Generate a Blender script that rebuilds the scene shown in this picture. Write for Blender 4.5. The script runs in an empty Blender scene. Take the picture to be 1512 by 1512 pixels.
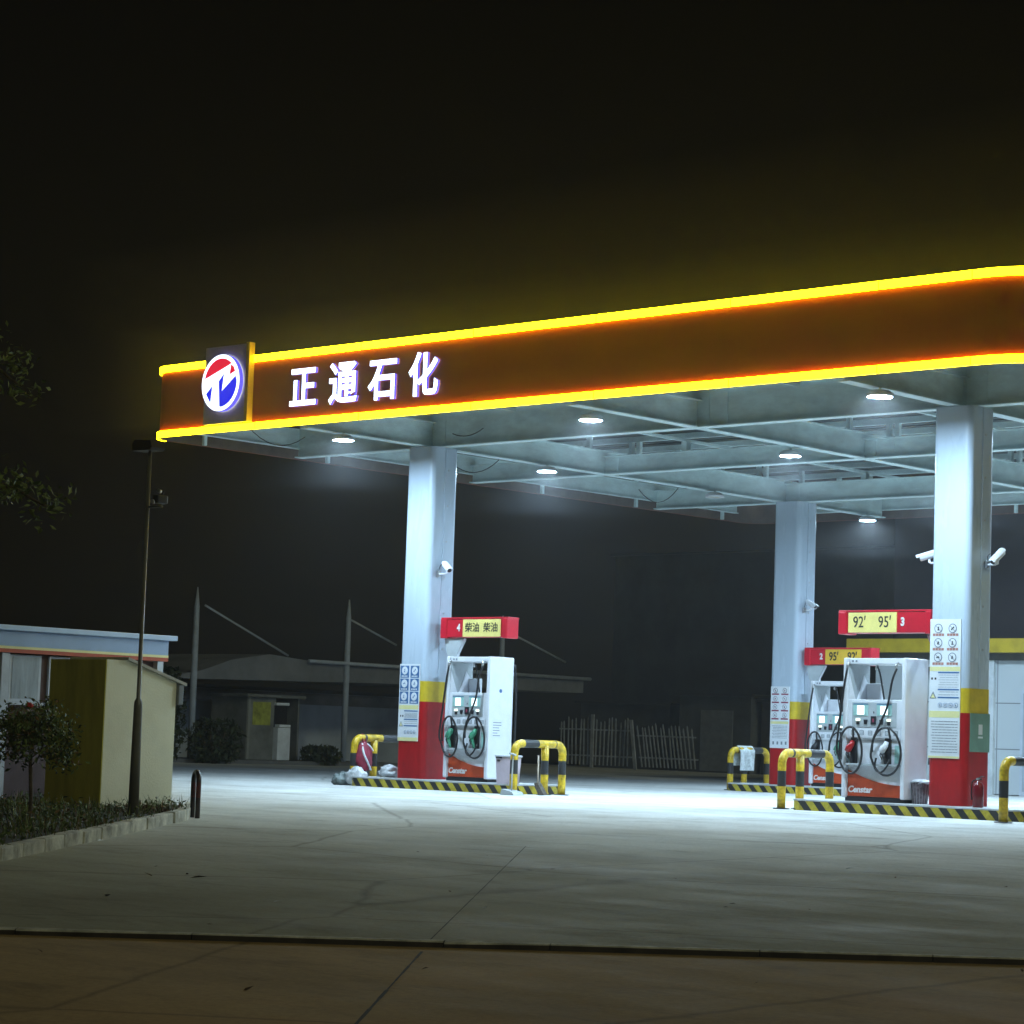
import bpy, bmesh, math, random
from mathutils import Vector, Matrix
random.seed(11)
S = bpy.context.scene
COL = S.collection
PI = math.pi

# ------------------------------------------------------------------ render / world
S.render.engine = 'CYCLES'
S.view_settings.view_transform = 'Standard'
S.view_settings.look = 'None'
S.view_settings.exposure = 0
S.cycles.use_denoising = True
try:
    S.cycles.denoiser = 'OPENIMAGEDENOISE'
    S.cycles.denoising_input_passes = 'RGB_ALBEDO_NORMAL'
except Exception:
    pass
S.cycles.max_bounces = 6
S.cycles.diffuse_bounces = 4
S.cycles.glossy_bounces = 3
S.cycles.transmission_bounces = 4
S.cycles.transparent_max_bounces = 8
S.cycles.volume_bounces = 0
S.cycles.sample_clamp_indirect = 4
S.cycles.use_light_tree = True
S.cycles.caustics_reflective = False
S.cycles.caustics_refractive = False

SUN_EL, SUN_AZ = math.radians(29), math.radians(-16)     # low, from the right of the photograph
sun_dir = Vector((math.cos(SUN_EL) * math.cos(SUN_AZ), math.cos(SUN_EL) * math.sin(SUN_AZ), math.sin(SUN_EL)))
W = bpy.data.worlds.new("World"); S.world = W; W.use_nodes = True
wn = W.node_tree.nodes; wl = W.node_tree.links; wn.clear()
sky = wn.new('ShaderNodeTexSky'); sky.sky_type = 'NISHITA'; sky.sun_disc = False
sky.sun_elevation = SUN_EL; sky.sun_rotation = math.atan2(sun_dir.x, sun_dir.y)
hs = wn.new('ShaderNodeHueSaturation'); hs.inputs['Saturation'].default_value = 0.12
bg = wn.new('ShaderNodeBackground'); bg.inputs['Strength'].default_value = 0.0006
wo = wn.new('ShaderNodeOutputWorld')
tint = wn.new('ShaderNodeMix'); tint.data_type = 'RGBA'; tint.blend_type = 'MULTIPLY'
tint.inputs[0].default_value = 1.0; tint.inputs[7].default_value = (1.0, 0.95, 0.72, 1)
wl.new(sky.outputs[0], hs.inputs['Color']); wl.new(hs.outputs[0], tint.inputs[6])
wl.new(tint.outputs[2], bg.inputs['Color']); wl.new(bg.outputs[0], wo.inputs['Surface'])

sl = bpy.data.lights.new('sun_lamp', 'SUN'); sl.energy = 0.34; sl.angle = math.radians(8); sl.color = (0.97, 1.0, 0.66)
so = bpy.data.objects.new('sun_lamp', sl); COL.objects.link(so)
so.rotation_euler = sun_dir.to_track_quat('Z', 'Y').to_euler()

# ------------------------------------------------------------------ camera
cd = bpy.data.cameras.new('camera'); cam = bpy.data.objects.new('camera', cd); COL.objects.link(cam)
cd.sensor_width = 36; cd.lens = 3660 / 1512 * 36; cd.clip_start = 0.1; cd.clip_end = 2000
R = [[0.73692885, -0.03668723, -0.67497402], [0.67512601, 0.08983721, 0.73221182], [0.03377496, -0.99528052, 0.09097214]]
cam.matrix_world = Matrix([[R[i][0], -R[i][1], -R[i][2], (0, 0, 0.87)[i]] for i in range(3)] + [[0, 0, 0, 1]])
S.camera = cam

# ------------------------------------------------------------------ materials
MATS = {}
def nodes_of(m):
    m.use_nodes = True
    return m.node_tree.nodes, m.node_tree.links, m.node_tree.nodes['Principled BSDF']

def mat(name, col, rough=0.6, metal=0.0, var=0.12, scale=3.0, bump=0.0, bscale=60.0, spec=0.5, stain=None, stretch=None):
    """paint/metal/plastic with a little wear: two noises vary the colour, one roughness, one bump"""
    if name in MATS: return MATS[name]
    m = bpy.data.materials.new(name); n, l, b = nodes_of(m)
    b.inputs['Roughness'].default_value = rough; b.inputs['Metallic'].default_value = metal
    b.inputs['Specular IOR Level'].default_value = spec
    tc = n.new('ShaderNodeTexCoord'); mp = n.new('ShaderNodeMapping')
    if stretch: mp.inputs['Scale'].default_value = stretch
    l.new(tc.outputs['Object'], mp.inputs['Vector'])
    ns = n.new('ShaderNodeTexNoise'); ns.inputs['Scale'].default_value = scale; ns.inputs['Detail'].default_value = 6; ns.inputs['Roughness'].default_value = 0.65
    l.new(mp.outputs[0], ns.inputs['Vector'])
    rp = n.new('ShaderNodeValToRGB')
    d = stain if stain else tuple(c * (1 - var * 2.2) for c in col)
    rp.color_ramp.elements[0].position = 0.3; rp.color_ramp.elements[0].color = (*d, 1)
    rp.color_ramp.elements[1].position = 0.62; rp.color_ramp.elements[1].color = (*col, 1)
    l.new(ns.outputs['Fac'], rp.inputs['Fac']); l.new(rp.outputs[0], b.inputs['Base Color'])
    mr = n.new('ShaderNodeMapRange'); mr.inputs['To Min'].default_value = min(1, rough + 0.12); mr.inputs['To Max'].default_value = max(0.05, rough - 0.08)
    l.new(ns.outputs['Fac'], mr.inputs['Value']); l.new(mr.outputs[0], b.inputs['Roughness'])
    if bump:
        n2 = n.new('ShaderNodeTexNoise'); n2.inputs['Scale'].default_value = bscale; n2.inputs['Detail'].default_value = 4
        l.new(tc.outputs['Object'], n2.inputs['Vector'])
        bp = n.new('ShaderNodeBump'); bp.inputs['Strength'].default_value = bump; bp.inputs['Distance'].default_value = 0.02
        l.new(n2.outputs['Fac'], bp.inputs['Height']); l.new(bp.outputs[0], b.inputs['Normal'])
    MATS[name] = m
    return m

def glow(name, col, strength, sample=True):
    if name in MATS: return MATS[name]
    m = bpy.data.materials.new(name); n, l, b = nodes_of(m)
    b.inputs['Base Color'].default_value = (*[min(1, c * 0.7) for c in col], 1)
    b.inputs['Emission Color'].default_value = (*col, 1)
    b.inputs['Emission Strength'].default_value = strength
    b.inputs['Roughness'].default_value = 0.5
    if not sample: m.cycles.emission_sampling = 'NONE'
    MATS[name] = m
    return m

def stripes(name, ca, cb, period, slope, duty=0.5, rough=0.55):
    """diagonal hazard stripes by world-size object coordinates, paint worn by noise"""
    m = bpy.data.materials.new(name); n, l, b = nodes_of(m)
    tc = n.new('ShaderNodeTexCoord'); sp = n.new('ShaderNodeSeparateXYZ'); l.new(tc.outputs['Object'], sp.inputs[0])
    def mth(op, a, bb):
        x = n.new('ShaderNodeMath'); x.operation = op
        for i, v in enumerate((a, bb)):
            if isinstance(v, (int, float)): x.inputs[i].default_value = v
            elif v is not None: l.new(v, x.inputs[i])
        return x.outputs[0]
    xy = mth('ADD', sp.outputs[0], sp.outputs[1])
    v = mth('FRACT', mth('DIVIDE', mth('ADD', xy, mth('MULTIPLY', sp.outputs[2], slope)), period), None)
    sel = mth('GREATER_THAN', v, duty)
    ns = n.new('ShaderNodeTexNoise'); ns.inputs['Scale'].default_value = 9; ns.inputs['Detail'].default_value = 7; ns.inputs['Roughness'].default_value = 0.7
    l.new(tc.outputs['Object'], ns.inputs['Vector'])
    mx = n.new('ShaderNodeMix'); mx.data_type = 'RGBA'; mx.inputs[6].default_value = (*ca, 1); mx.inputs[7].default_value = (*cb, 1)
    l.new(sel, mx.inputs[0])
    rp = n.new('ShaderNodeValToRGB'); rp.color_ramp.elements[0].position = 0.32; rp.color_ramp.elements[0].color = (0.35, 0.33, 0.3, 1)
    rp.color_ramp.elements[1].position = 0.55; rp.color_ramp.elements[1].color = (1, 1, 1, 1); l.new(ns.outputs['Fac'], rp.inputs['Fac'])
    mu = n.new('ShaderNodeMix'); mu.data_type = 'RGBA'; mu.blend_type = 'MULTIPLY'; mu.inputs[0].default_value = 0.75
    l.new(mx.outputs[2], mu.inputs[6]); l.new(rp.outputs[0], mu.inputs[7])
    l.new(mu.outputs[2], b.inputs['Base Color']); b.inputs['Roughness'].default_value = rough
    return m

def concrete(name, base, dark, brown, wet=0.0, falloff_grime=None):
    m = bpy.data.materials.new(name); n, l, b = nodes_of(m)
    b.inputs['Specular IOR Level'].default_value = 0.12
    ge = n.new('ShaderNodeNewGeometry')
    def noise(sc, det, ro, stretch=(1, 1, 1), rot=0.0):
        mp = n.new('ShaderNodeMapping'); mp.inputs['Scale'].default_value = stretch; mp.inputs['Rotation'].default_value = (0, 0, rot)
        l.new(ge.outputs['Position'], mp.inputs['Vector'])
        x = n.new('ShaderNodeTexNoise'); x.inputs['Scale'].default_value = sc; x.inputs['Detail'].default_value = det; x.inputs['Roughness'].default_value = ro
        l.new(mp.outputs[0], x.inputs['Vector']); return x.outputs['Fac']
    def ramp(f, p0, c0, p1, c1):
        r = n.new('ShaderNodeValToRGB'); r.color_ramp.elements[0].position = p0; r.color_ramp.elements[0].color = (*c0, 1)
        r.color_ramp.elements[1].position = p1; r.color_ramp.elements[1].color = (*c1, 1); l.new(f, r.inputs['Fac']); return r.outputs[0]
    def mix(a, bb, fac, mode='MULTIPLY'):
        x = n.new('ShaderNodeMix'); x.data_type = 'RGBA'; x.blend_type = mode
        if isinstance(fac, (int, float)): x.inputs[0].default_value = fac
        else: l.new(fac, x.inputs[0])
        l.new(a, x.inputs[6])
        if isinstance(bb, tuple): x.inputs[7].default_value = (*bb, 1)
        else: l.new(bb, x.inputs[7])
        return x.outputs[2]
    c = ramp(noise(0.45, 8, 0.62), 0.3, dark, 0.68, base)
    # tyre-polished and oily streaks along the lanes, fine grain, dust
    c = mix(c, ramp(noise(0.5, 7, 0.7, (0.25, 1.6, 1), 0.62), 0.36, (0.5, 0.48, 0.44), 0.56, (1, 1, 1)), 0.4)
    c = mix(c, ramp(noise(1.7, 6, 0.75, (0.5, 1.3, 1), 0.62), 0.3, (0.42, 0.4, 0.36), 0.47, (1, 1, 1)), 0.55)
    c = mix(c, ramp(noise(24, 5, 0.7), 0.3, (0.72, 0.7, 0.66), 0.7, (1.12, 1.12, 1.12)), 0.6)
    c = mix(c, brown, ramp(noise(0.3, 4, 0.6), 0.5, (0, 0, 0), 0.72, (0.5, 0.5, 0.5)), 'MIX')
    v = n.new('ShaderNodeTexVoronoi'); v.feature = 'DISTANCE_TO_EDGE'; v.inputs['Scale'].default_value = 0.23
    dist = n.new('ShaderNodeMix'); dist.data_type = 'VECTOR'; dist.inputs[0].default_value = 0.12
    nz = n.new('ShaderNodeTexNoise'); nz.inputs['Scale'].default_value = 1.6; nz.inputs['Detail'].default_value = 5; l.new(ge.outputs['Position'], nz.inputs['Vector'])
    l.new(ge.outputs['Position'], dist.inputs[4]); l.new(nz.outputs['Color'], dist.inputs[5]); l.new(dist.outputs[1], v.inputs['Vector'])
    c = mix(c, ramp(v.outputs['Distance'], 0.002, (0.35, 0.33, 0.3), 0.006, (1, 1, 1)), 0.55)
    if falloff_grime:                                              # road dirt plus painted lamp falloff: slab darkens away from the canopy
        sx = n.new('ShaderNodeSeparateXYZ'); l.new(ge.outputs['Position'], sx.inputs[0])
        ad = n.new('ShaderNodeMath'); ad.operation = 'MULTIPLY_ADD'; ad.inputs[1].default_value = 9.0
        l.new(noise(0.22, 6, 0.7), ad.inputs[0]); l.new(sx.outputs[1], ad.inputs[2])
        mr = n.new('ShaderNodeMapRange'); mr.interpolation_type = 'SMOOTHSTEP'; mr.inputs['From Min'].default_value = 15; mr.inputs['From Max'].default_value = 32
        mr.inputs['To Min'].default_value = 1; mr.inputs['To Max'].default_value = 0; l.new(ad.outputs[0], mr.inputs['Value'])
        c = mix(c, falloff_grime, mr.outputs[0], 'MULTIPLY')
    l.new(c, b.inputs['Base Color'])
    rr = ramp(noise(1.1, 6, 0.7, (0.6, 1.2, 1), 0.62), 0.3, (0.78 - wet,) * 3, 0.65, (0.92,) * 3); l.new(rr, b.inputs['Roughness'])
    bp = n.new('ShaderNodeBump'); bp.inputs['Strength'].default_value = 0.35; bp.inputs['Distance'].default_value = 0.012
    l.new(noise(14, 6, 0.7), bp.inputs['Height'])
    bq = n.new('ShaderNodeBump'); bq.inputs['Strength'].default_value = 0.1; bq.inputs['Distance'].default_value = 0.05
    l.new(noise(1.3, 4, 0.6), bq.inputs['Height']); l.new(bp.outputs[0], bq.inputs['Normal']); l.new(bq.outputs[0], b.inputs['Normal'])
    return m

M_white = mat('white_cladding', (0.45, 0.53, 0.62), 0.26, var=0.05, scale=1.2, stretch=(2, 2, 0.35))
M_clad_side = M_white
M_red = mat('red_paint', (0.4, 0.004, 0.008), 0.32, var=0.16, scale=5, bump=0.08, bscale=7, stretch=(1, 1, 0.4))
M_yel = mat('yellow_paint', (0.62, 0.44, 0.02), 0.35, var=0.12, scale=4)
M_blk = mat('black_paint', (0.02, 0.021, 0.024), 0.45, var=0.2, scale=6)
M_byel = mat('barrier_yellow', (0.72, 0.48, 0.02), 0.36, var=0.3, scale=11, bump=0.1, bscale=30)
M_steel = mat('painted_steel', (0.72, 0.87, 0.87), 0.45, var=0.14, scale=1.6, stretch=(1, 1, 2.5))
M_deck = mat('roof_sheet', (0.07, 0.085, 0.085), 0.5, var=0.15, scale=1.2)
M_back = mat('fascia_back', (0.12, 0.085, 0.07), 0.7, var=0.2, scale=2)
M_goldclip = mat('strip_clip', (0.3, 0.2, 0.02), 0.5)
M_fascia = mat('fascia_red', (0.29, 0.022, 0.005), 0.5, var=0.1, scale=0.9)
M_neon = glow('neon_yellow', (1.0, 0.76, 0.004), 16.0)
M_letter = glow('letter_face', (0.62, 0.78, 1.0), 4.0)
M_letside = glow('letter_side', (0.12, 0.1, 1.0), 1.1)
M_lamp = glow('lamp_lens', (0.55, 0.785, 1.0), 1480.0)
M_lampoff = mat('lamp_lens_off', (0.5, 0.52, 0.45), 0.3)
M_lamprim = mat('lamp_rim', (0.7, 0.72, 0.75), 0.35, metal=0.3)
M_dark = mat('dark_plastic', (0.012, 0.012, 0.016), 0.4, var=0.2, scale=8)
M_hose = mat('rubber_hose', (0.012, 0.012, 0.015), 0.38, var=0.2, scale=12)
M_pumpw = mat('pump_white', (0.74, 0.76, 0.8), 0.32, var=0.05, scale=3)
M_pumpg = mat('pump_grey', (0.42, 0.46, 0.48), 0.4, var=0.08, scale=3)
M_orange = mat('pump_orange', (0.5, 0.06, 0.014), 0.35, var=0.1, scale=5)
M_signred = mat('sign_red', (0.55, 0.012, 0.03), 0.3, var=0.1, scale=4)
M_signyel = mat('sign_yellow', (0.8, 0.68, 0.22), 0.4, var=0.06, scale=4)
M_screen = glow('screen_lit', (0.82, 0.95, 1.0), 1.5, False)
M_screenb = glow('lamp_lit_green', (0.85, 1.0, 0.8), 1.4, False)
M_bluefr = mat('screen_frame', (0.12, 0.25, 0.38), 0.4)
M_green = mat('nozzle_green', (0.05, 0.28, 0.16), 0.4)
M_aqua = mat('aqua_panel', (0.35, 0.6, 0.56), 0.45)
M_ink = mat('ink_black', (0.015, 0.015, 0.015), 0.6)
M_inkgrey = mat('ink_grey', (0.2, 0.23, 0.27), 0.7)
M_inkblue = mat('ink_blue', (0.03, 0.13, 0.33), 0.6)
M_inkpink = mat('ink_pink', (0.28, 0.03, 0.07), 0.6)
M_inkred = mat('ink_brick', (0.42, 0.2, 0.16), 0.6)
M_paper = mat('paper_white', (0.7, 0.73, 0.76), 0.5, var=0.04)
M_papery = mat('paper_yellow', (0.72, 0.68, 0.32), 0.5, var=0.04)
M_inkwhite = glow('lit_white_ink', (0.9, 0.9, 0.9), 0.05, False)
M_silver = mat('silver', (0.5, 0.5, 0.5), 0.3, metal=0.9)
M_islandtop = mat('island_top', (0.55, 0.57, 0.58), 0.6, var=0.2, scale=3, bump=0.3)
M_hazard = stripes('hazard_kerb', (0.02, 0.02, 0.022), (0.5, 0.4, 0.03), 0.26, 0.9, 0.5)

# ------------------------------------------------------------------ mesh builder
class MB:
    def __init__(s): s.bm = bmesh.new(); s.mats = []
    def mi(s, m):
        if m not in s.mats: s.mats.append(m)
        return s.mats.index(m)
    def _fin(s, faces, m, smooth=False):
        i = s.mi(m)
        for f in faces: f.material_index = i; f.smooth = smooth
    def box(s, c, d, m, rot=None, bev=0.0, M=None):
        """box centre c, full sizes d"""
        bm = bmesh.new(); bmesh.ops.create_cube(bm, size=1)
        bmesh.ops.scale(bm, vec=d, verts=bm.verts)
        if bev > 0: bmesh.ops.bevel(bm, geom=bm.edges[:], offset=bev, segments=2, affect='EDGES', profile=0.6)
        T = Matrix.Translation(c)
        if rot: T = T @ rot
        if M: T = M @ T
        bm.transform(T); s._merge(bm, m); return s
    def bx(s, x0, x1, y0, y1, z0, z1, m, bev=0.0):
        return s.box(((x0 + x1) / 2, (y0 + y1) / 2, (z0 + z1) / 2), (abs(x1 - x0), abs(y1 - y0), abs(z1 - z0)), m, bev=bev)
    def _merge(s, bm, m, smooth=False):
        i = s.mi(m); vm = {}
        for v in bm.verts: vm[v] = s.bm.verts.new(v.co)
        for f in bm.faces:
            try: nf = s.bm.faces.new([vm[v] for v in f.verts])
            except ValueError: continue
            nf.material_index = i; nf.smooth = smooth
        bm.free()
    def tube(s, pts, r, m, n=10, caps=True, closed=False, mats=None):
        pts = [Vector(p) for p in pts]; k = len(pts)
        rs = r if isinstance(r, (list, tuple)) else [r] * k
        rings = []; up = None
        for i, p in enumerate(pts):
            if closed: t = (pts[(i + 1) % k] - pts[i - 1])
            else: t = (pts[min(i + 1, k - 1)] - pts[max(i - 1, 0)])
            t.normalize()
            if up is None:
                up = Vector((0, 0, 1)) if abs(t.z) < 0.9 else Vector((1, 0, 0))
            a = t.cross(up)
            if a.length < 1e-5: a = t.cross(Vector((0, 1, 0)))
            a.normalize(); up = a.cross(t).normalized(); bvec = up
            rings.append([s.bm.verts.new(p + (a * math.cos(q * 2 * PI / n) + bvec * math.sin(q * 2 * PI / n)) * rs[i]) for q in range(n)])
        for i in range(k if closed else k - 1):
            A, B = rings[i], rings[(i + 1) % k]
            mm = mats[i] if mats else m
            fs = []
            for q in range(n):
                try: fs.append(s.bm.faces.new((A[q], A[(q + 1) % n], B[(q + 1) % n], B[q])))
                except ValueError: pass
            s._fin(fs, mm, True)
        if caps and not closed:
            s._fin([s.bm.faces.new(rings[0][::-1])], mats[0] if mats else m)
            s._fin([s.bm.faces.new(rings[-1])], mats[-1] if mats else m)
        return s
    def prism(s, poly, axis, a, b, m, ms=None):
        """poly: list of (u,v); axis 'x': (u,v)->(y,z), 'y': (u,v)->(x,z), 'z': (u,v)->(x,y). ms: side material"""
        def P(u, v, w):
            return {'x': (w, u, v), 'y': (u, w, v), 'z': (u, v, w)}[axis]
        A = [s.bm.verts.new(P(u, v, a)) for u, v in poly]; B = [s.bm.verts.new(P(u, v, b)) for u, v in poly]
        k = len(poly); fs = [s.bm.faces.new(A), s.bm.faces.new(B[::-1])]
        s._fin(fs, m)
        s._fin([s.bm.faces.new((A[i], B[i], B[(i + 1) % k], A[(i + 1) % k])) for i in range(k)], ms or m)
        return s
    def lathe(s, prof, m, c=(0, 0, 0), n=20):
        rings = []
        for r, z in prof:
            rings.append([s.bm.verts.new((c[0] + r * math.cos(q * 2 * PI / n), c[1] + r * math.sin(q * 2 * PI / n), c[2] + z)) for q in range(n)])
        fs = []
        for A, B in zip(rings, rings[1:]):
            for q in range(n): fs.append(s.bm.faces.new((A[q], A[(q + 1) % n], B[(q + 1) % n], B[q])))
        s._fin(fs, m, True)
        s._fin([s.bm.faces.new(rings[0][::-1]), s.bm.faces.new(rings[-1])], m)
        return s
    def quad(s, pts, m):
        s._fin([s.bm.faces.new([s.bm.verts.new(p) for p in pts])], m); return s
    def blob(s, c, d, m, sub=3, amp=0.2, fr=3.0, seed=0):
        from mathutils import noise
        bm = bmesh.new(); bmesh.ops.create_icosphere(bm, subdivisions=sub, radius=1)
        for v in bm.verts:
            o = v.co.copy(); k = 1 + amp * noise.noise(o * fr + Vector((seed * 7.1, seed, 3))) + amp * 0.5 * noise.noise(o * fr * 2.7 + Vector((seed, 5, 1)))
            v.co = Vector((o.x * d[0] * k + c[0], o.y * d[1] * k + c[1], max(o.z, -0.75) * d[2] * k + c[2]))
        s._merge(bm, m, True); return s
    def build(s, name, parent=None, loc=None, recalc=True, **kw):
        if recalc: bmesh.ops.recalc_face_normals(s.bm, faces=s.bm.faces[:])
        me = bpy.data.meshes.new(name); s.bm.to_mesh(me); s.bm.free()
        for m in s.mats: me.materials.append(m)
        o = bpy.data.objects.new(name, me); COL.objects.link(o)
        if parent: o.parent = parent
        if loc: o.location = loc
        tag(o, **kw); return o

def tag(o, label=None, cat=None, group=None, kind=None):
    if label: o['label'] = label
    if cat: o['category'] = cat
    if group: o['group'] = group
    if kind: o['kind'] = kind
    return o

def thing(name, loc, label, cat, group=None, rz=0.0):
    o = bpy.data.objects.new(name, None); COL.objects.link(o); o.empty_display_size = 0.2
    o.location = loc; o.rotation_euler = (0, 0, rz); return tag(o, label, cat, group)

def dup(root, loc, label, rz=None):
    def cp(o, parent):
        c = o.copy(); COL.objects.link(c)
        if parent: c.parent = parent
        for ch in list(o.children): cp(ch, c)
        return c
    r = cp(root, None); r.location = loc; r['label'] = label
    if rz is not None: r.rotation_euler = (0, 0, rz)
    return r

def text(body, size, m, name, parent, loc, depth=0.004, bold=0.0, shear=0.0, sx=1.0, rot=(PI / 2, 0, 0), label=None, ms=None):
    cu = bpy.data.curves.new(name, 'FONT'); cu.body = body; cu.size = size; cu.extrude = depth; cu.offset = bold; cu.shear = shear
    cu.align_x = 'CENTER'; cu.align_y = 'CENTER'; cu.resolution_u = 4
    t = bpy.data.objects.new(name, cu); COL.objects.link(t)
    dg = bpy.context.evaluated_depsgraph_get(); dg.update()
    me = bpy.data.meshes.new_from_object(t.evaluated_get(dg))
    bpy.data.objects.remove(t); bpy.data.curves.remove(cu)
    me.name = name; me.materials.clear(); me.materials.append(m)
    if ms:
        me.materials.append(ms)
        for p in me.polygons: p.material_index = 0 if abs(p.normal.z) > 0.9 else 1
    o = bpy.data.objects.new(name, me); COL.objects.link(o)
    o.parent = parent; o.location = loc; o.rotation_euler = rot; o.scale = (sx, 1, 1)
    tag(o, label); return o

def rrect(x0, x1, y0, y1, r, n=6, rl=None):
    p = []; k = rl or r
    for cx, cy, a, r in ((x1 - r, y1 - r, 0, r), (x0 + k, y1 - k, 90, k), (x0 + k, y0 + k, 180, k), (x1 - r, y0 + r, 270, r)):
        for i in range(n + 1):
            t = math.radians(a + 90 * i / n); p.append((cx + r * math.cos(t), cy + r * math.sin(t)))
    return p

def gz(y):
    d = 27 - y
    if d < -3: return 0.0
    if d < 3: return -0.024 * (d + 3) ** 2 / 12
    return -0.024 * d

# ------------------------------------------------------------------ ground
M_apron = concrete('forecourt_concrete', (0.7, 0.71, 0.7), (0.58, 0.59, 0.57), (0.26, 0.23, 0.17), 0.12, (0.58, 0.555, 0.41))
M_road = concrete('road_concrete', (0.56, 0.38, 0.17), (0.4, 0.28, 0.13), (0.55, 0.27, 0.08), 0.05)
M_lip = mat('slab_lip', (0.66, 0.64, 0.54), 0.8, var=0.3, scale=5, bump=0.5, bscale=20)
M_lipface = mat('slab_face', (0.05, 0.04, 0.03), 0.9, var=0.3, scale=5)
M_soil = mat('soil', (0.045, 0.04, 0.025), 0.95, var=0.3, scale=3, bump=0.8, bscale=12)
M_joint = mat('joint_filler', (0.03, 0.028, 0.024), 0.9)
P0 = Vector((-10.44, 11.24)); U = Vector((0.812, 0.583)).normalized(); V = Vector((-U.y, U.x))
def sheet(mb, us, vs, m, dz):
    g = [[mb.bm.verts.new((*(P0 + U * u + V * v), gz((P0 + U * u + V * v).y) + dz)) for u in us] for v in vs]
    fs = [mb.bm.faces.new((g[j][i], g[j][i + 1], g[j + 1][i + 1], g[j + 1][i])) for j in range(len(vs) - 1) for i in range(len(us) - 1)]
    mb._fin(fs, m, True)
us = [-80 + 2 * i for i in range(71)]
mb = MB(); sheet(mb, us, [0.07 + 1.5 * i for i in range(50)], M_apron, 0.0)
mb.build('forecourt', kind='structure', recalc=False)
mb = MB(); sheet(mb, us, [-40 + 2 * i for i in range(20)] + [-0.9, 0.0], M_road, -0.036)
mb.build('road', kind='structure', recalc=False)
# broken concrete lip where the forecourt slab ends above the road
mb = MB()
k = -40.0
while k < 40:
    ln = random.uniform(0.5, 1.6); j = random.uniform(-0.003, 0.003)
    def pt(u, v, dz): q = P0 + U * u + V * v; return (q.x, q.y, gz(q.y) + dz)
    a0, a1 = k, k + ln - 0.006
    t0, t1 = j + random.uniform(0.0, 0.006), j + random.uniform(0.0, 0.006)
    mb.quad([pt(a0, -0.012, t0), pt(a1, -0.012, t1), pt(a1, 0.05, 0.005), pt(a0, 0.05, 0.005)], M_lip)
    mb.quad([pt(a0, -0.012, t0), pt(a0, -0.02, t0 - 0.009 + j), pt(a1, -0.02, t1 - 0.009 - j), pt(a1, -0.012, t1)], M_lip)
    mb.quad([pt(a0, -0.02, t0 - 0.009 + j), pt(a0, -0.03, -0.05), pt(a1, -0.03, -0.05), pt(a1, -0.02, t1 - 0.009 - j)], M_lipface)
    k += ln
mb.build('slab_edge', kind='structure', recalc=False)
mb = MB()
n = 40
g = [[mb.bm.verts.new((-420 + 21 * i, -220 + 21 * j, gz(-220 + 21 * j) - 0.16 if -220 + 21 * j > -60 else gz(-60) - 0.16)) for i in range(n)] for j in range(n)]
mb._fin([mb.bm.faces.new((g[j][i], g[j][i + 1], g[j + 1][i + 1], g[j + 1][i])) for j in range(n - 1) for i in range(n - 1)], M_soil)
mb.build('ground', kind='structure', recalc=False)
# expansion joint across road and forecourt (crossing the lip)
mb = MB()
def strip(p, q, w, dz):
    p, q = Vector(p), Vector(q); d = (q - p).normalized(); nn = Vector((-d.y, d.x)); m = 24
    for i in range(m):
        a, b = p.lerp(q, i / m), p.lerp(q, (i + 0.985) / m)
        wa = w * random.uniform(0.5, 1.2) / 2
        mb.quad([(*(a - nn * wa), gz(a.y) + dz), (*(a + nn * wa), gz(a.y) + dz), (*(b + nn * wa), gz(b.y) + dz), (*(b - nn * wa), gz(b.y) + dz)], M_joint)
strip((-4.6, 3.5), (-10.55, 10.78), 0.018, -0.032)
strip((-10.75, 11.05), (-16.8, 18.6), 0.009, 0.004)
mb.build('expansion_joint', kind='structure', recalc=False)

# ------------------------------------------------------------------ canopy
CX0, CX1, CY0, CY1 = -32.78, -15.45, 26.4, 43.3
ZB, ZT = 5.68, 6.93
canopy = thing('station_canopy', (-24, 35, 0), 'large petrol station canopy with red fascia, yellow light strips and square white columns', 'canopy')
OFF = Vector((-24, 35, 0))
def loc(x, y, z=0): return (x - OFF.x, y - OFF.y, z)
def cb(mb, x0, x1, y0, y1, z0, z1, m, bev=0.0): mb.bx(x0 - OFF.x, x1 - OFF.x, y0 - OFF.y, y1 - OFF.y, z0, z1, m, bev)

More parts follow.
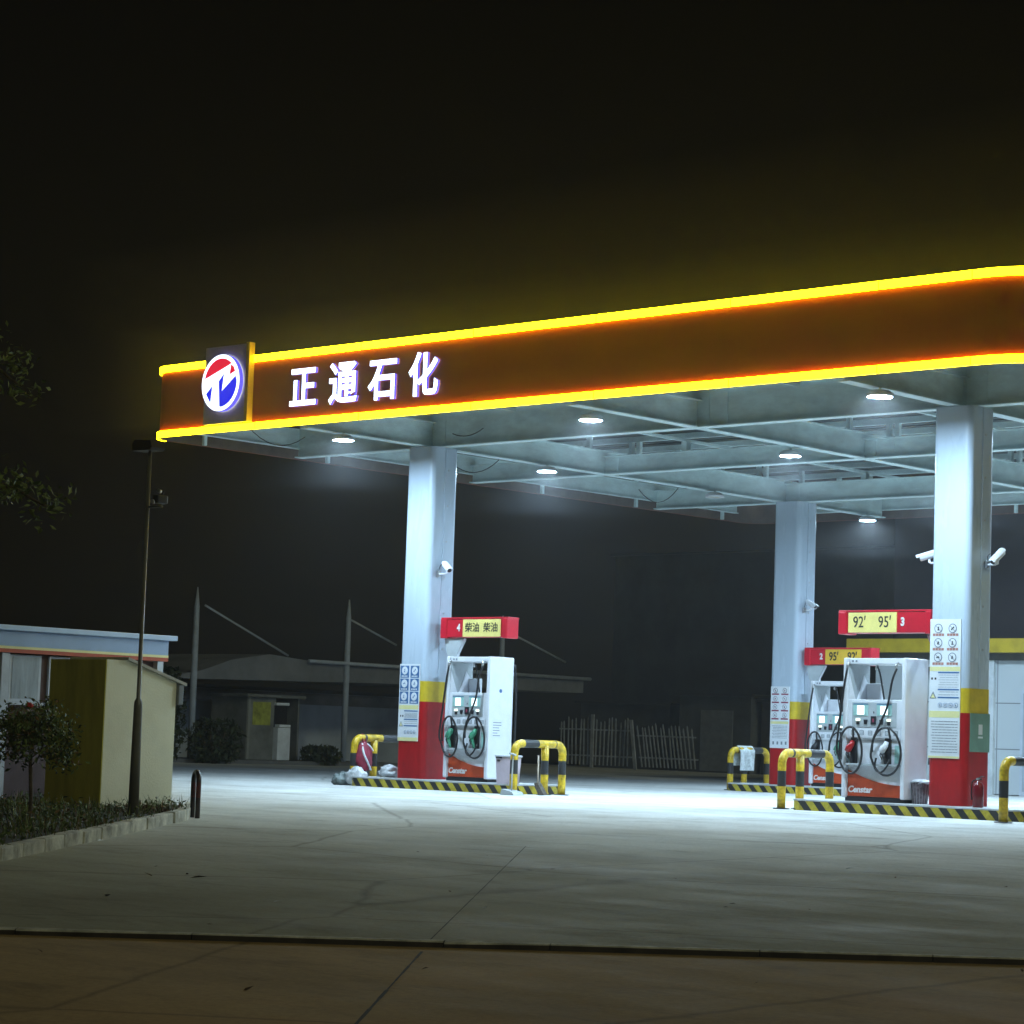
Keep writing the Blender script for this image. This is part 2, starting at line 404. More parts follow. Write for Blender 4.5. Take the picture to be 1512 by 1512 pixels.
def ring(mb, inset_out, inset_in, z0, z1, m, r=1.0, gap=None, mb_m=None, lit_only=False):
    """wall ring around the canopy between two offsets; gap=(x0,x1) leaves the front open there"""
    po = rrect(CX0 - inset_out, CX1 + inset_out, CY0 - inset_out, CY1 + inset_out, r + inset_out, 10, 0.5 + inset_out)
    pi_ = rrect(CX0 - inset_in, CX1 + inset_in, CY0 - inset_in, CY1 + inset_in, max(0.05, r + inset_in), 10, 0.5 + inset_in)
    # split the long sides so that segments stay short
    def dens(p):
        out = []
        for i in range(len(p)):
            a, b = Vector(p[i]), Vector(p[(i + 1) % len(p)])
            m_ = 24 if (b - a).length > 4 else 1
            for q in range(m_): out.append(a.lerp(b, q / m_))
        return out
    po, pi_ = dens(po), dens(pi_)
    N = len(po); idx = [i for i in range(N)]
    keep = []
    for i in range(N):
        a, b = po[i], po[(i + 1) % N]
        mid = (a + b) / 2
        k_ = not (gap and mid.y < CY0 + 0.01 and gap[0] < mid.x < gap[1])
        if lit_only and not (mid.y < CY0 + 0.45 or mid.x > CX1 - 0.3): k_ = False
        keep.append(k_)
    vs = {}
    def vv(i, which, z):
        key = (i % N, which, z)
        if key not in vs:
            p = (po if which else pi_)[i % N]; vs[key] = mb.bm.verts.new((p.x - OFF.x, p.y - OFF.y, z))
        return vs[key]
    fs, fi = [], []
    for i in range(N):
        if not keep[i]: continue
        fs.append(mb.bm.faces.new((vv(i, 1, z0), vv(i + 1, 1, z0), vv(i + 1, 1, z1), vv(i, 1, z1))))
        fi.append(mb.bm.faces.new((vv(i, 0, z0), vv(i, 0, z1), vv(i + 1, 0, z1), vv(i + 1, 0, z0))))
        fs.append(mb.bm.faces.new((vv(i, 1, z1), vv(i + 1, 1, z1), vv(i + 1, 0, z1), vv(i, 0, z1))))
        fs.append(mb.bm.faces.new((vv(i, 1, z0), vv(i, 0, z0), vv(i + 1, 0, z0), vv(i + 1, 1, z0))))
        for j in (i, i + 1):
            if not keep[(j - 1) % N if j == i else j % N]:
                fs.append(mb.bm.faces.new((vv(j, 1, z0), vv(j, 1, z1), vv(j, 0, z1), vv(j, 0, z0))))
    mb._fin(fs, m); mb._fin(fi, mb_m or m)

mb = MB(); ring(mb, 0.0, -0.05, ZB + 0.03, ZT - 0.02, M_fascia, mb_m=M_back)
mb.build('fascia', canopy)
mb = MB(); ring(mb, 0.042, 0.005, 6.805, 6.91, M_neon, gap=(-31.25, -30.1), lit_only=True); mb.build('light_strip', canopy, label='upper yellow light strip along the top of the fascia')
mb = MB(); ring(mb, 0.042, 0.005, 5.705, 5.81, M_neon, lit_only=True); mb.build('light_strip', canopy, label='lower yellow light strip along the bottom of the fascia')
for x in (-30.0, -27.6, -25.2, -22.8, -20.4, -18.0, -16.6):
    for z0, z1 in ((5.70, 5.815), (6.80, 6.915)):
        mb = MB(); cb(mb, x - 0.005, x + 0.005, CY0 - 0.045, CY0 - 0.004, z0, z1, M_goldclip); mb.build('strip_joint', canopy)
# steel frame
XB, YB = (-29.17, -23.5, -18.75), (29.6, 34.1, 39.65)
BZ0, BH = 5.7, 0.43
def ibeam_y(x, y0, y1):
    mb = MB(); z0, z1 = BZ0, BZ0 + BH
    cb(mb, x - 0.1, x + 0.1, y0, y1, z0, z0 + 0.018, M_steel)
    cb(mb, x - 0.007, x + 0.007, y0, y1, z0 + 0.018, z1 - 0.016, M_steel)
    cb(mb, x - 0.1, x + 0.1, y0, y1, z1 - 0.016, z1, M_steel)
    return mb.build('beam', canopy)
def ibeam_x(y, x0, x1, h):
    mb = MB(); z0, z1 = BZ0 - 0.003, BZ0 + h + 0.003
    cb(mb, x0, x1, y - 0.1, y + 0.1, z0, z0 + 0.018, M_steel)
    cb(mb, x0, x1, y - 0.007, y + 0.007, z0 + 0.018, z1 - 0.016, M_steel)
    cb(mb, x0, x1, y - 0.1, y + 0.1, z1 - 0.016, z1, M_steel)
    x = x0 + 0.7
    while x < x1:                                             # splice plates and bolts on the web
        if min(abs(x - b) for b in XB) < 0.5:
            cb(mb, x - 0.13, x + 0.13, y - 0.017, y + 0.017, z0 + 0.05, z1 - 0.05, M_steel)
        x += 0.35
    return mb.build('beam', canopy)
for x in XB: ibeam_y(x, CY0 + 0.3, CY1 - 0.3)
for y, h in zip(YB, (0.58, 0.33, 0.38)): ibeam_x(y, CX0 + 0.3, CX1 - 0.3, h)
# edge frame: channel round the perimeter with hanger posts behind the fascia
def edge(x0, x1, y0, y1, along):
    mb = MB()
    if along == 'x':
        y = (y0 + y1) / 2
        cb(mb, x0, x1, y - 0.05, y + 0.05, 5.86, 5.878, M_steel); cb(mb, x0, x1, y - 0.006, y + 0.006, 5.878, 6.2, M_steel); cb(mb, x0, x1, y - 0.05, y + 0.05, 6.2, 6.216, M_steel)
    else:
        x = (x0 + x1) / 2
        cb(mb, x - 0.05, x + 0.05, y0, y1, 5.86, 5.878, M_steel); cb(mb, x - 0.006, x + 0.006, y0, y1, 5.878, 6.2, M_steel); cb(mb, x - 0.05, x + 0.05, y0, y1, 6.2, 6.216, M_steel)
    mb.build('edge_beam', canopy)
edge(CX0 + 0.9, CX1 - 0.9, CY0 + 0.28, CY0 + 0.28, 'x'); edge(CX0 + 0.9, CX1 - 0.9, CY1 - 0.28, CY1 - 0.28, 'x')
edge(CX0 + 0.28, CX0 + 0.28, CY0 + 0.9, CY1 - 0.9, 'y'); edge(CX1 - 0.28, CX1 - 0.28, CY0 + 0.9, CY1 - 0.9, 'y')
i = 0
for y in [CY0 + 1.1 + 2.9 * q for q in range(6)]:
    for xx in (CX0 + 0.2, CX1 - 0.2):
        mb = MB(); cb(mb, xx - 0.03, xx + 0.03, y - 0.03, y + 0.03, 5.7, 6.6, M_steel); mb.build('hanger', canopy)
for x in [CX0 + 1.5 + 1.75 * q for q in range(9)]:
    mb = MB(); cb(mb, x - 0.03, x + 0.03, CY1 - 0.23, CY1 - 0.17, 5.7, 6.6, M_steel); mb.build('hanger', canopy)
# purlins on short stub posts, ribbed roof sheet above
pys = [CY0 + 0.75 + 1.3 * q for q in range(13)]
for y in pys:
    mb = MB()
    cb(mb, CX0 + 0.2, CX1 - 0.2, y - 0.035, y + 0.035, 6.39, 6.402, M_steel)
    cb(mb, CX0 + 0.2, CX1 - 0.2, y - 0.035, y - 0.028, 6.402, 6.48, M_steel)
    cb(mb, CX0 + 0.2, CX1 - 0.2, y - 0.035, y + 0.035, 6.48, 6.492, M_steel)
    mb.build('purlin', canopy)
    for x in XB:
        for dx in ((-0.09, 0.09) if (pys.index(y) % 3 == 0) else (0,)):
            mb = MB(); cb(mb, x + dx - 0.04, x + dx + 0.04, y - 0.04, y + 0.04, BZ0 + BH + 0.004, 6.388, M_steel); mb.build('stub_post', canopy)
for xx in (-31.0, -27.3, -25.4, -21.6, -17.0):
    for y, h in zip(YB[1:], (0.33, 0.38)): mb = MB(); cb(mb, xx - 0.06, xx + 0.06, y - 0.06, y + 0.06, BZ0 + h + 0.004, 6.199, M_steel); mb.build('stub_post', canopy)
    mb = MB(); cb(mb, xx - 0.03, xx + 0.03, CY0 + 0.2, CY1 - 0.2, 6.20, 6.25, M_steel); mb.build('tie_bar', canopy)
mb = MB(); prof = []
y = CY0 + 0.34
while y < CY1 - 0.6:
    prof += [(y, 6.53), (y + 0.14, 6.53), (y + 0.17, 6.58), (y + 0.25, 6.58)]; y += 0.28
prof = [(p[0] - OFF.y, p[1]) for p in prof]
A = [mb.bm.verts.new((CX0 + 0.2 - OFF.x, u, v)) for u, v in prof]; B = [mb.bm.verts.new((CX1 - 0.35 - OFF.x, u, v)) for u, v in prof]
mb._fin([mb.bm.faces.new((A[q], A[q + 1], B[q + 1], B[q])) for q in range(len(A) - 1)], M_deck)
mb.build('roof_deck', canopy)
# wiring drooping under the beams
mb = MB()
def droop(p, q, sag, m_=M_hose, r=0.008):
    p, q = Vector(p), Vector(q)
    mb.tube([Vector(loc(*(p.lerp(q, t / 8)))) - Vector((0, 0, sag * 4 * (t / 8) * (1 - t / 8))) for t in range(9)], r, m_, 6)
droop((-32.1, 28.0, 6.1), (-31.9, 29.2, 6.0), 0.25); droop((-32.0, 33.0, 5.95), (-31.6, 33.9, 6.1), 0.22); droop((-32.1, 38.6, 6.0), (-31.8, 39.5, 6.1), 0.28)
droop((-28.6, 29.5, 5.9), (-27.9, 29.5, 5.95), 0.08); droop((-24.9, 29.5, 6.1), (-23.6, 29.4, 5.95), 0.12)
mb.build('cable', canopy)

# columns
CW = 0.31
COLS = [(-29.17, 29.64), (-18.75, 29.64), (-28.9, 39.62), (-18.75, 39.62)]
for ci, (x, y) in enumerate(COLS):
    mb = MB(); p = rrect(x - CW - OFF.x, x + CW - OFF.x, y - CW - OFF.y, y + CW - OFF.y, 0.09, 5)
    mb.prism(p, 'z', 1.77, BZ0 - 0.01, M_white)
    c = mb.build('column', canopy)
    mb = MB(); p2 = rrect(x - CW - 0.003 - OFF.x, x + CW + 0.003 - OFF.x, y - CW - 0.003 - OFF.y, y + CW + 0.003 - OFF.y, 0.09, 5)
    mb.prism(p2, 'z', 1.43, 1.77, M_yel); mb.build('yellow_band', c)
    mb = MB(); mb.prism(p2, 'z', 0.155, 1.43, M_red); mb.build('red_base', c)
    mb = MB()                                                   # cladding seam strips and rivets
    cb(mb, x + CW + 0.001, x + CW + 0.012, y - 0.02, y + 0.02, 1.78, BZ0 - 0.012, M_white)
    for q in range(6): cb(mb, x + CW + 0.001, x + CW + 0.01, y + 0.05, y + 0.075, 2.3 + 0.6 * q, 2.325 + 0.6 * q, M_silver)
    mb.build('cladding_seam', c)

# ------------------------------------------------------------------ emblem sign and letters on the fascia
es = thing('emblem_sign', (-30.71, CY0 - 0.07, 5.83), 'round illuminated red, white and blue emblem on dark panel at canopy corner', 'sign')
M_panel = mat('emblem_panel', (0.42, 0.36, 0.36), 0.5, var=0.1)
M_emred = glow('emblem_red', (0.75, 0.004, 0.04), 1.0)
M_emblue = glow('emblem_blue', (0.012, 0.02, 0.9), 0.9)
M_emwhite = glow('emblem_white', (0.72, 0.82, 1.0), 2.4)
M_goldpost = mat('gold_post', (0.62, 0.4, 0.05), 0.4)
mb = MB(); mb.box((0, 0, 0.64), (1.04, 0.06, 1.28), M_panel, bev=0.01); mb.build('panel', es)
mb = MB(); mb.box((0.57, -0.01, 0.64), (0.08, 0.12, 1.3), M_goldpost, bev=0.008); mb.build('post', es)
EC = Vector((0.0, 0, 0.655)); ER = 0.465
def ecirc(r, n=48, sx=1.0): return [(EC.x + r * sx * math.cos(2 * PI * i / n), EC.z + r * math.sin(2 * PI * i / n)) for i in range(n)]
mb = MB(); mb.prism(ecirc(ER), 'y', -0.05, -0.13, M_emwhite, M_letside); mb.build('white_disc', es)
# red cap and blue base cut from the disc by the white winding road mark
def unit(pts): return [(EC.x + px * ER * 0.86, EC.z + py * ER * 0.86) for px, py in pts]
def arc(a0, a1, n=16): return [(math.cos(math.radians(a0 + (a1 - a0) * i / n)), math.sin(math.radians(a0 + (a1 - a0) * i / n))) for i in range(n + 1)]
red = arc(50, 168) + [(0.5, 0.7)]
red2 = [(0.60, 0.74)] + [(0.60, 0.30)] + [(0.92, 0.39)] + arc(24, 50, 5)[0:4]
blue1 = [(-0.96, -0.26)] + [(-0.55, 0.0)] + [(-0.62, -0.76)] + arc(229, 197, 6)[0:6]
blue2 = [(0.02, 0.30), (0.26, 0.58), (0.10, -0.02), (0.16, -0.30), (0.40, -0.26)] + [(0.97, 0.22)] + arc(2, -88, 14) + [(0.02, -0.99)]
mb = MB()
mb.prism(unit(red), 'y', -0.131, -0.136, M_emred); mb.prism(unit([(0.62, 0.72), (0.55, 0.3), (0.88, 0.42), (0.80, 0.60)]), 'y', -0.131, -0.136, M_emred)
mb.build('red_cap', es)
mb = MB()
mb.prism(unit([(-0.86, -0.42), (-0.50, -0.10), (-0.58, -0.80)]), 'y', -0.131, -0.136, M_emblue)
mb.prism(unit([(-0.10, 0.06), (0.20, 0.36), (0.10, -0.36), (0.92, 0.22)] + [(0.99, 0.05)] + arc(-3, -84, 12) + [(0.0, -0.98)]), 'y', -0.131, -0.136, M_emblue)
mb.build('blue_base', es)

for ch, cx, lb in (('正', -28.95, 'first illuminated character of the fascia sign, three level bars joined by uprights'),
                   ('通', -28.035, 'second illuminated character of the fascia sign, dense grid shape on a sweeping base'),
                   ('石', -27.145, 'third illuminated character of the fascia sign, bar above a square box'),
                   ('化', -26.275, 'last illuminated character of the fascia sign, two upright halves with hooked tail')):
    t = thing('sign_letter', (cx, CY0 - 0.055, 6.31), lb, 'sign letter', 'illuminated letters on the canopy fascia')
    text(ch, 0.70, M_letter, 'letter_face', t, (0.065, 0.025, -0.05), depth=0.022, bold=0.016, sx=0.92, ms=M_letside)

# ------------------------------------------------------------------ lamps under the canopy
def make_lamp(loc_, label, lit=True):
    t = thing('ceiling_lamp', loc_, label, 'lamp', 'round lamps under the canopy')
    mb = MB(); mb.lathe([(0.03, 0.10), (0.12, 0.085), (0.185, 0.04), (0.185, -0.006), (0.168, -0.006), (0.168, 0.012)], M_lamprim, n=24); mb.build('housing', t)
    mb = MB(); mb.lathe([(0.165, 0.012), (0.165, 0.006), (0.1, 0.004), (0.02, 0.003)], M_lamp if lit else M_lampoff, n=24); mb.build('lens', t)
    mb = MB(); mb.tube([(0, 0, 0.1), (0, 0, 0.13)], 0.02, M_steel, 8); mb.build('stem', t)
    return t
LZ = 5.568
rows = ('front', 'second', 'third', 'rear')
names = {(0, 0): 'lit round lamp under the canopy ahead of the column beside pump four',
         (1, 0): 'lit round lamp at the middle of the canopy front edge',
         (2, 0): 'lit round lamp under the canopy ahead of the column beside pump three',
         (0, 1): 'lit round lamp just behind the column beside pump four',
         (1, 1): 'lit round lamp at the centre of the canopy',
         (2, 1): 'lit round lamp behind the column beside pump three',
         (0, 2): 'unlit round lamp beside the top of the rear column',
         (1, 2): 'lit round lamp over the lane between the rear pumps',
         (2, 2): 'lit round lamp beyond the column of pump three',
         (0, 3): 'lit round lamp at the rear edge of the canopy behind the rear column',
         (1, 3): 'lit round lamp at the middle of the rear canopy edge', (2, 3): 'lit round lamp at the rear end of the canopy nearest the tiled building'}
LXS = (-28.97, -23.7, -18.62)
lit0 = make_lamp((LXS[0], 27.35, LZ), names[(0, 0)])
unlit = make_lamp((LXS[0], 37.1, LZ), names[(0, 2)], False)
for iy, y in enumerate((27.35, 32.3, 37.1, 42.2)):
    for ix, x in enumerate(LXS):
        if (ix, iy) in ((0, 0), (0, 2)): continue
        dup(lit0, (x, y, LZ), names[(ix, iy)])

# ------------------------------------------------------------------ pump islands
def make_island(x0, x1, yc, label, z=0.0):
    t = thing('pump_island', ((x0 + x1) / 2, yc, 0), label, 'pump island', 'raised pump islands')
    w = (x1 - x0) / 2
    p = rrect(-w, w, -0.72, 0.72, 0.3, 6)
    mb = MB(); mb.prism(p, 'z', -0.02, 0.13, M_hazard); mb.build('striped_kerb', t)
    mb = MB(); mb.prism([(u * 1.004, v * 1.006) for u, v in p], 'z', 0.13, 0.152, M_islandtop); mb.build('island_top', t)
    return t
make_island(-30.25, -26.45, 29.62, 'pump island with black and yellow kerb under the diesel pump marked 4')
make_island(-21.15, -17.25, 29.62, 'pump island with black and yellow kerb under the petrol pump marked 3')
make_island(-30.0, -26.3, 39.6, 'rear pump island with black and yellow kerb under the pump marked 2')

# ------------------------------------------------------------------ fuel dispensers
def curve(pts, n=24):
    """Catmull-Rom through pts"""
    P = [Vector(p) for p in pts]; P = [P[0] * 2 - P[1]] + P + [P[-1] * 2 - P[-2]]; out = []
    segs = len(P) - 3; per = max(3, n // segs)
    for i in range(segs):
        a, b, c, d = P[i:i + 4]
        for q in range(per):
            t = q / per
            out.append(0.5 * ((2 * b) + (c - a) * t + (2 * a - 5 * b + 4 * c - d) * t * t + (3 * b - a - 3 * c + d) * t ** 3))
    out.append(P[-2]); return out

def make_dispenser(loc_, label, w, d, header):
    """front faces -Y; origin at the middle of the front edge on the island top"""
    t = thing('fuel_dispenser', loc_, label, 'fuel pump', 'fuel pumps under the canopy')
    h = 2.03; x0, x1 = -w / 2, w / 2; pw = 0.075
    mb = MB()                                              # lower cabinet, display block
    mb.bx(x0 + 0.01, x1 - 0.01, 0.03, d, 0.07, 1.43, M_pumpw, 0.012)
    mb.bx(x0 + 0.02, x1 - 0.02, 0.0, 0.05, 0.88, 1.44, M_pumpw, 0.012)
    mb.build('cabinet', t)
    mb = MB(); mb.bx(x0, x1, 0.02, d - 0.02, 0.0, 0.07, M_dark, 0.005); mb.build('plinth', t)
    for sx in (-1, 1):                                     # side posts carry the top beam, a wide cheek panel behind each
        mb = MB(); xa = x1 if sx > 0 else x0
        mb.bx(xa - 0.035, xa + 0.035, -0.035, d + 0.02, 0.05, h, M_pumpw, 0.02)
        mb.build('side_panel', t)
    mb = MB(); mb.bx(x0 + 0.037, x1 - 0.037, 0.0, d, h - 0.09, h - 0.004, M_pumpw, 0.012)
    mb.bx(x0 + 0.09, x0 + 0.12, -0.006, 0.001, h - 0.06, h - 0.035, M_inkgrey); mb.bx(x0 + 0.15, x0 + 0.18, -0.006, 0.001, h - 0.06, h - 0.035, M_inkgrey)
    mb.build('top_beam', t)
    # lined inner cheek with pointed white insets, small white box at the back of the opening
    zt, zb = h - 0.092, 1.442
    mb = MB()
    mb.bx(x0 + 0.036, x0 + 0.042, 0.01, d, zb, zt, M_pumpg)
    mb.build('support_panel', t)
    mb = MB()
    mb.prism([(0.0, zb + 0.36), (0.0, zb), (0.16, zb)], 'x', x0 + 0.0425, x0 + 0.05, M_pumpw)
    mb.prism([(0.2, zb), (0.36, zb + 0.36), (0.5, zb + 0.2), (0.5, zb)], 'x', x0 + 0.0425, x0 + 0.05, M_pumpw)
    mb.build('cheek_inset', t)
    mb = MB(); mb.bx(x0 + 0.055, x0 + 0.3, d - 0.1, d - 0.03, zb - 0.01, zb + 0.24, M_pumpw, 0.015); mb.build('rear_box', t)
    # display panel
    mb = MB()
    mb.bx(x0 + 0.11, x1 - 0.13, -0.008, 0.002, 1.05, 1.40, M_pumpg, 0.003)
    dp = mb.build('display_panel', t)
    for fx in (-0.24, 0.16):
        mb = MB(); mb.bx(fx * w - 0.12, fx * w + 0.13, -0.014, -0.009, 1.21, 1.375, M_aqua)
        mb.bx(fx * w - 0.12, fx * w + 0.13, -0.017, -0.014, 1.365, 1.382, M_bluefr); mb.build('screen_frame', dp)
        mb = MB(); mb.bx(fx * w - 0.055, fx * w + 0.065, -0.019, -0.015, 1.225, 1.352, M_screen); mb.build('screen', dp)
    for fx in (-0.28, 0.245):
        mb = MB(); mb.bx(fx * w - 0.035, fx * w + 0.035, -0.02, -0.009, 1.135, 1.17, M_screenb, 0.004); mb.build('indicator', dp)
        mb = MB(); mb.bx(fx * w - 0.025, fx * w + 0.025, -0.016, -0.009, 1.085, 1.13, M_dark); mb.build('card_slot', dp)
    for fx in (-0.15, 0.12):
        mb = MB(); mb.prism([(fx * w - 0.033, 1.155), (fx * w + 0.033, 1.155), (fx * w + 0.022, 1.09), (fx * w - 0.022, 1.09)], 'y', -0.018, -0.009, M_dark); mb.build('card_slot', dp)
    mb = MB(); mb.bx(-0.06, 0.03, -0.02, -0.009, 1.085, 1.205, M_dark, 0.005); mb.bx(-0.03, 0.0, -0.0215, -0.0202, 1.12, 1.17, M_inkpink); mb.build('keypad', dp)
    mb = MB(); mb.bx(-0.018, -0.008, -0.014, -0.009, 1.245, 1.275, M_dark); mb.build('key_lock', dp)
    # grade label strip with six small labels
    mb = MB(); mb.bx(x0 + 0.06, x1 - 0.06, -0.012, 0.001, 0.9, 1.035, M_pumpw, 0.004)
    for q in range(6):
        xx = x0 + 0.14 + q * (w - 0.27) / 5
        mb.bx(xx - 0.036, xx + 0.036, -0.0145, -0.012, 0.935, 1.0, M_inkgrey)
        for r_ in range(3): mb.bx(xx - 0.028, xx + 0.028, -0.0155, -0.0145, 0.944 + 0.018 * r_, 0.953 + 0.018 * r_, M_paper)
    mb.build('grade_labels', t)
    # nozzle bay: aqua recess, ledge, orange lower panel with rising curve
    mb = MB(); mb.bx(x0 + 0.06, x1 - 0.06, 0.022, 0.03, 0.5, 0.86, M_pumpw)
    mb.bx(x0 + 0.055, x0 + 0.12, 0.012, 0.022, 0.55, 0.8, M_aqua); mb.bx(x1 - 0.16, x1 - 0.06, 0.012, 0.022, 0.55, 0.8, M_aqua)
    mb.build('nozzle_bay', t)
    mb = MB(); mb.bx(x0 + 0.05, x1 - 0.05, -0.06, 0.022, 0.505, 0.535, M_pumpg, 0.006); mb.build('drip_ledge', t)
    mb = MB(); poly = [(x0 + 0.045, 0.072), (x1 - 0.045, 0.072), (x1 - 0.045, 0.24)]
    for q in range(9): u = q / 8; poly.append((x1 - 0.045 - u * (w - 0.09), 0.24 + 0.2 * u ** 2.0))
    mb.prism(poly, 'y', 0.016, 0.03, M_orange); fp = mb.build('front_panel', t)
    text('Censtar', 0.125, M_inkwhite, 'wordmark', fp, (x0 + 0.25, 0.014, 0.165), depth=0.002, bold=0.004, shear=0.2)
    for fx, mcol in ((-0.36, header['nz'][0]), (0.22, header['nz'][1])):
        cx = fx * w
        mb = MB(); mb.bx(cx - 0.035, cx + 0.06, -0.02, 0.03, 0.53, 0.9, M_dark, 0.01); hb = mb.build('nozzle_holder', t)
        mb = MB()
        mb.tube([(cx - 0.05, -0.075, 0.7), (cx - 0.02, -0.07, 0.76), (cx + 0.01, -0.055, 0.8), (cx + 0.02, -0.04, 0.85)], [0.045, 0.05, 0.04, 0.03], mcol, 10)
        mb.tube([(cx - 0.03, -0.07, 0.69), (cx, -0.055, 0.6), (cx + 0.005, -0.05, 0.54)], [0.03, 0.024, 0.02], M_green if mcol is M_green else M_dark, 8)
        mb.tube([(cx - 0.045, -0.08, 0.73), (cx - 0.07, -0.075, 0.66), (cx - 0.03, -0.08, 0.6)], 0.009, M_dark, 6)
        mb.build('nozzle', hb)
    # hoses: loop from the nozzle, under the ledge and up to the top beam
    hr = 0.0165
    def ell(cx, cz, rx, rz, a0, a1, n_=16):
        out = []
        for i in range(n_ + 1):
            a = math.radians(a0 + (a1 - a0) * i / n_); out.append((cx + rx * math.sin(a), -0.085 - 0.03 * math.cos(a), cz + rz * math.cos(a)))
        return out
    cxl, cxr = x0 + 0.14 * w, x0 + 0.75 * w
    l1 = [(x0 + 0.17 * w, -0.05, 0.9)] + ell(cxl, 0.72, 0.205 * w, 0.33, 20, 250) + [(x0 - 0.085, -0.09, 0.75), (x0 - 0.06, -0.06, 1.15), (x0 - 0.01, -0.05, 1.6), (x0 + 0.045, -0.05, h - 0.14)]
    mb = MB(); mb.tube(curve(l1, 110), hr, M_hose, 8); mb.build('hose', t)
    l1b = ell(cxl, 0.72, 0.2 * w, 0.325, 255, 372, 9)
    mb = MB(); mb.tube(curve([(p[0], p[1] + 0.03, p[2]) for p in l1b], 40), hr, M_hose, 8); mb.build('hose', t)
    l2 = [(x0 + 0.80 * w, -0.05, 0.9)] + ell(cxr, 0.715, 0.255 * w, 0.335, 15, 262) + [(cxr - 0.2 * w, -0.1, 0.88), (cxr - 0.12 * w, -0.1, 1.05), (cxr + 0.02, -0.09, 1.35), (x1 - 0.17, -0.07, 1.7), (x1 - 0.115, -0.04, h - 0.15)]
    mb = MB(); mb.tube(curve(l2, 120), hr, M_hose, 8); mb.build('hose', t)
    l2b = ell(cxr, 0.715, 0.25 * w, 0.33, 268, 368, 9)
    mb = MB(); mb.tube(curve([(p[0], p[1] + 0.03, p[2]) for p in l2b], 40), hr, M_hose, 8); mb.build('hose', t)
    l3 = [(x0 + 0.36, d * 0.45, h - 0.1), (x0 + 0.42, d * 0.43, 1.8), (x0 + 0.5, d * 0.42, 1.45)]
    mb = MB(); mb.tube(curve(l3, 12), hr * 0.8, M_hose, 8); mb.build('hose', t)
    l4 = [(cxr - 0.16 * w, -0.08, 0.62), (cxr - 0.17 * w, -0.1, 0.48), (cxr - 0.06, -0.11, 0.42), (cxr + 0.03, -0.1, 0.5), (cxr + 0.05, -0.06, 0.6)]
    mb = MB(); mb.tube(curve(l4, 30), hr * 0.85, M_hose, 8); mb.build('hose', t)
    l5 = [(x1 + 0.02, d + 0.05, h - 0.1), (x1 + 0.05, d + 0.07, 1.5), (x1 + 0.06, d + 0.06, 0.9), (x1 + 0.03, d + 0.08, 0.55)]
    mb = MB(); mb.tube(curve(l5, 24), hr, M_hose, 8); mb.build('hose', t)
    for p in ((x0 + 0.05, -0.045, h - 0.13), (x0 + 0.36, d * 0.45, h - 0.13), (x1 - 0.115, -0.04, h - 0.13)):
        mb = MB(); mb.tube([(p[0], p[1], p[2] + 0.05), (p[0] - 0.012, p[1], p[2]), (p[0] - 0.02, p[1], p[2] - 0.035)], [0.02, 0.022, 0.017], M_silver, 10)
        mb.tube([(p[0], max(p[1], 0.02), p[2] + 0.06), (p[0], p[1], p[2] + 0.045)], 0.014, M_silver, 8); mb.build('hose_swivel', t)
    # side label, round badge
    mb = MB(); mb.bx(x1 + 0.0355, x1 + 0.038, 0.05, 0.31, 0.72, 1.02, M_paper)
    for q in range(6): mb.bx(x1 + 0.038, x1 + 0.0388, 0.075, 0.08 + random.uniform(0.1, 0.2), 0.75 + 0.042 * q, 0.762 + 0.042 * q, M_inkgrey)
    if header.get('side'): mb.build('side_label', t)
    else: mb.bm.free()
    if header.get('side'):
        mb = MB(); mb.tube([(x1 + 0.0352, d * 0.45, 1.48), (x1 + 0.0375, d * 0.45, 1.48)], 0.032, M_inkblue, 14); mb.build('badge', t)
    # header box on swan-neck support
    hw, hx = header['w'], header['x']
    zo = header.get('zo', 0.0); z0, z1 = 2.33 + zo, 2.67 + zo; ya, yb = 0.1, 0.34
    mb = MB(); mb.bx(hx - hw / 2 + 0.13, hx + hw / 2 - 0.1, ya, yb, z0 + 0.02, z1 - 0.025, M_signred, 0.01)
    for sx, ww in ((-1, 0.07), (1, 0.05)):
        xa = hx + sx * (hw / 2 - ww)
        mb.bx(xa - ww, xa + ww, ya - 0.025, yb + 0.02, z0, z1 - 0.012, M_signred, 0.02)
    mb.bx(hx - hw / 2, hx + hw / 2, ya - 0.01, yb + 0.03, z1 - 0.022, z1 + 0.006, M_signred, 0.006)
    hb = mb.build('header_sign', t)
    pc = header['pc']; pwid = header['pw']
    mb = MB(); mb.bx(pc - pwid / 2, pc + pwid / 2, ya - 0.02, ya - 0.002, z0 + 0.025, z1 - 0.03, header.get('pm', M_signyel), 0.003); mb.build('sign_panel', hb)
    for q, tx in enumerate(header['txt']):
        text(tx, header['size'], M_ink, 'sign_text', hb, (pc + (q * 2 - 1) * header['gap'], ya - 0.022, (z0 + z1) / 2 - 0.003), depth=0.002, bold=header.get('bold', 0.003), sx=header.get('tsx', 0.8))
    text(header['num'], 0.16, M_inkwhite, 'pump_number', hb, (header['nx'], ya - 0.004, (z0 + z1) / 2), depth=0.003, bold=0.006, sx=0.85)
    # swan-neck plate from the header end down to the cabinet cheek
    mb = MB(); xs = header['sx']; sgn = header['sd']
    prof = [(xs, z0), (xs + sgn * 0.01, z0 - 0.06), (xs + sgn * 0.06, z0 - 0.25), (xs + sgn * 0.17, z0 - 0.46), (xs + sgn * 0.27, z0 - 0.46), (xs + sgn * 0.3, z0 - 0.25), (xs + sgn * 0.42, z0 - 0.05), (xs + sgn * 0.44, z0)]
    by = header.get('by', 0.04); mb.prism(prof, 'y', ya + by, ya + by + 0.06, M_pumpg); mb.build('header_bracket', t)
    return t

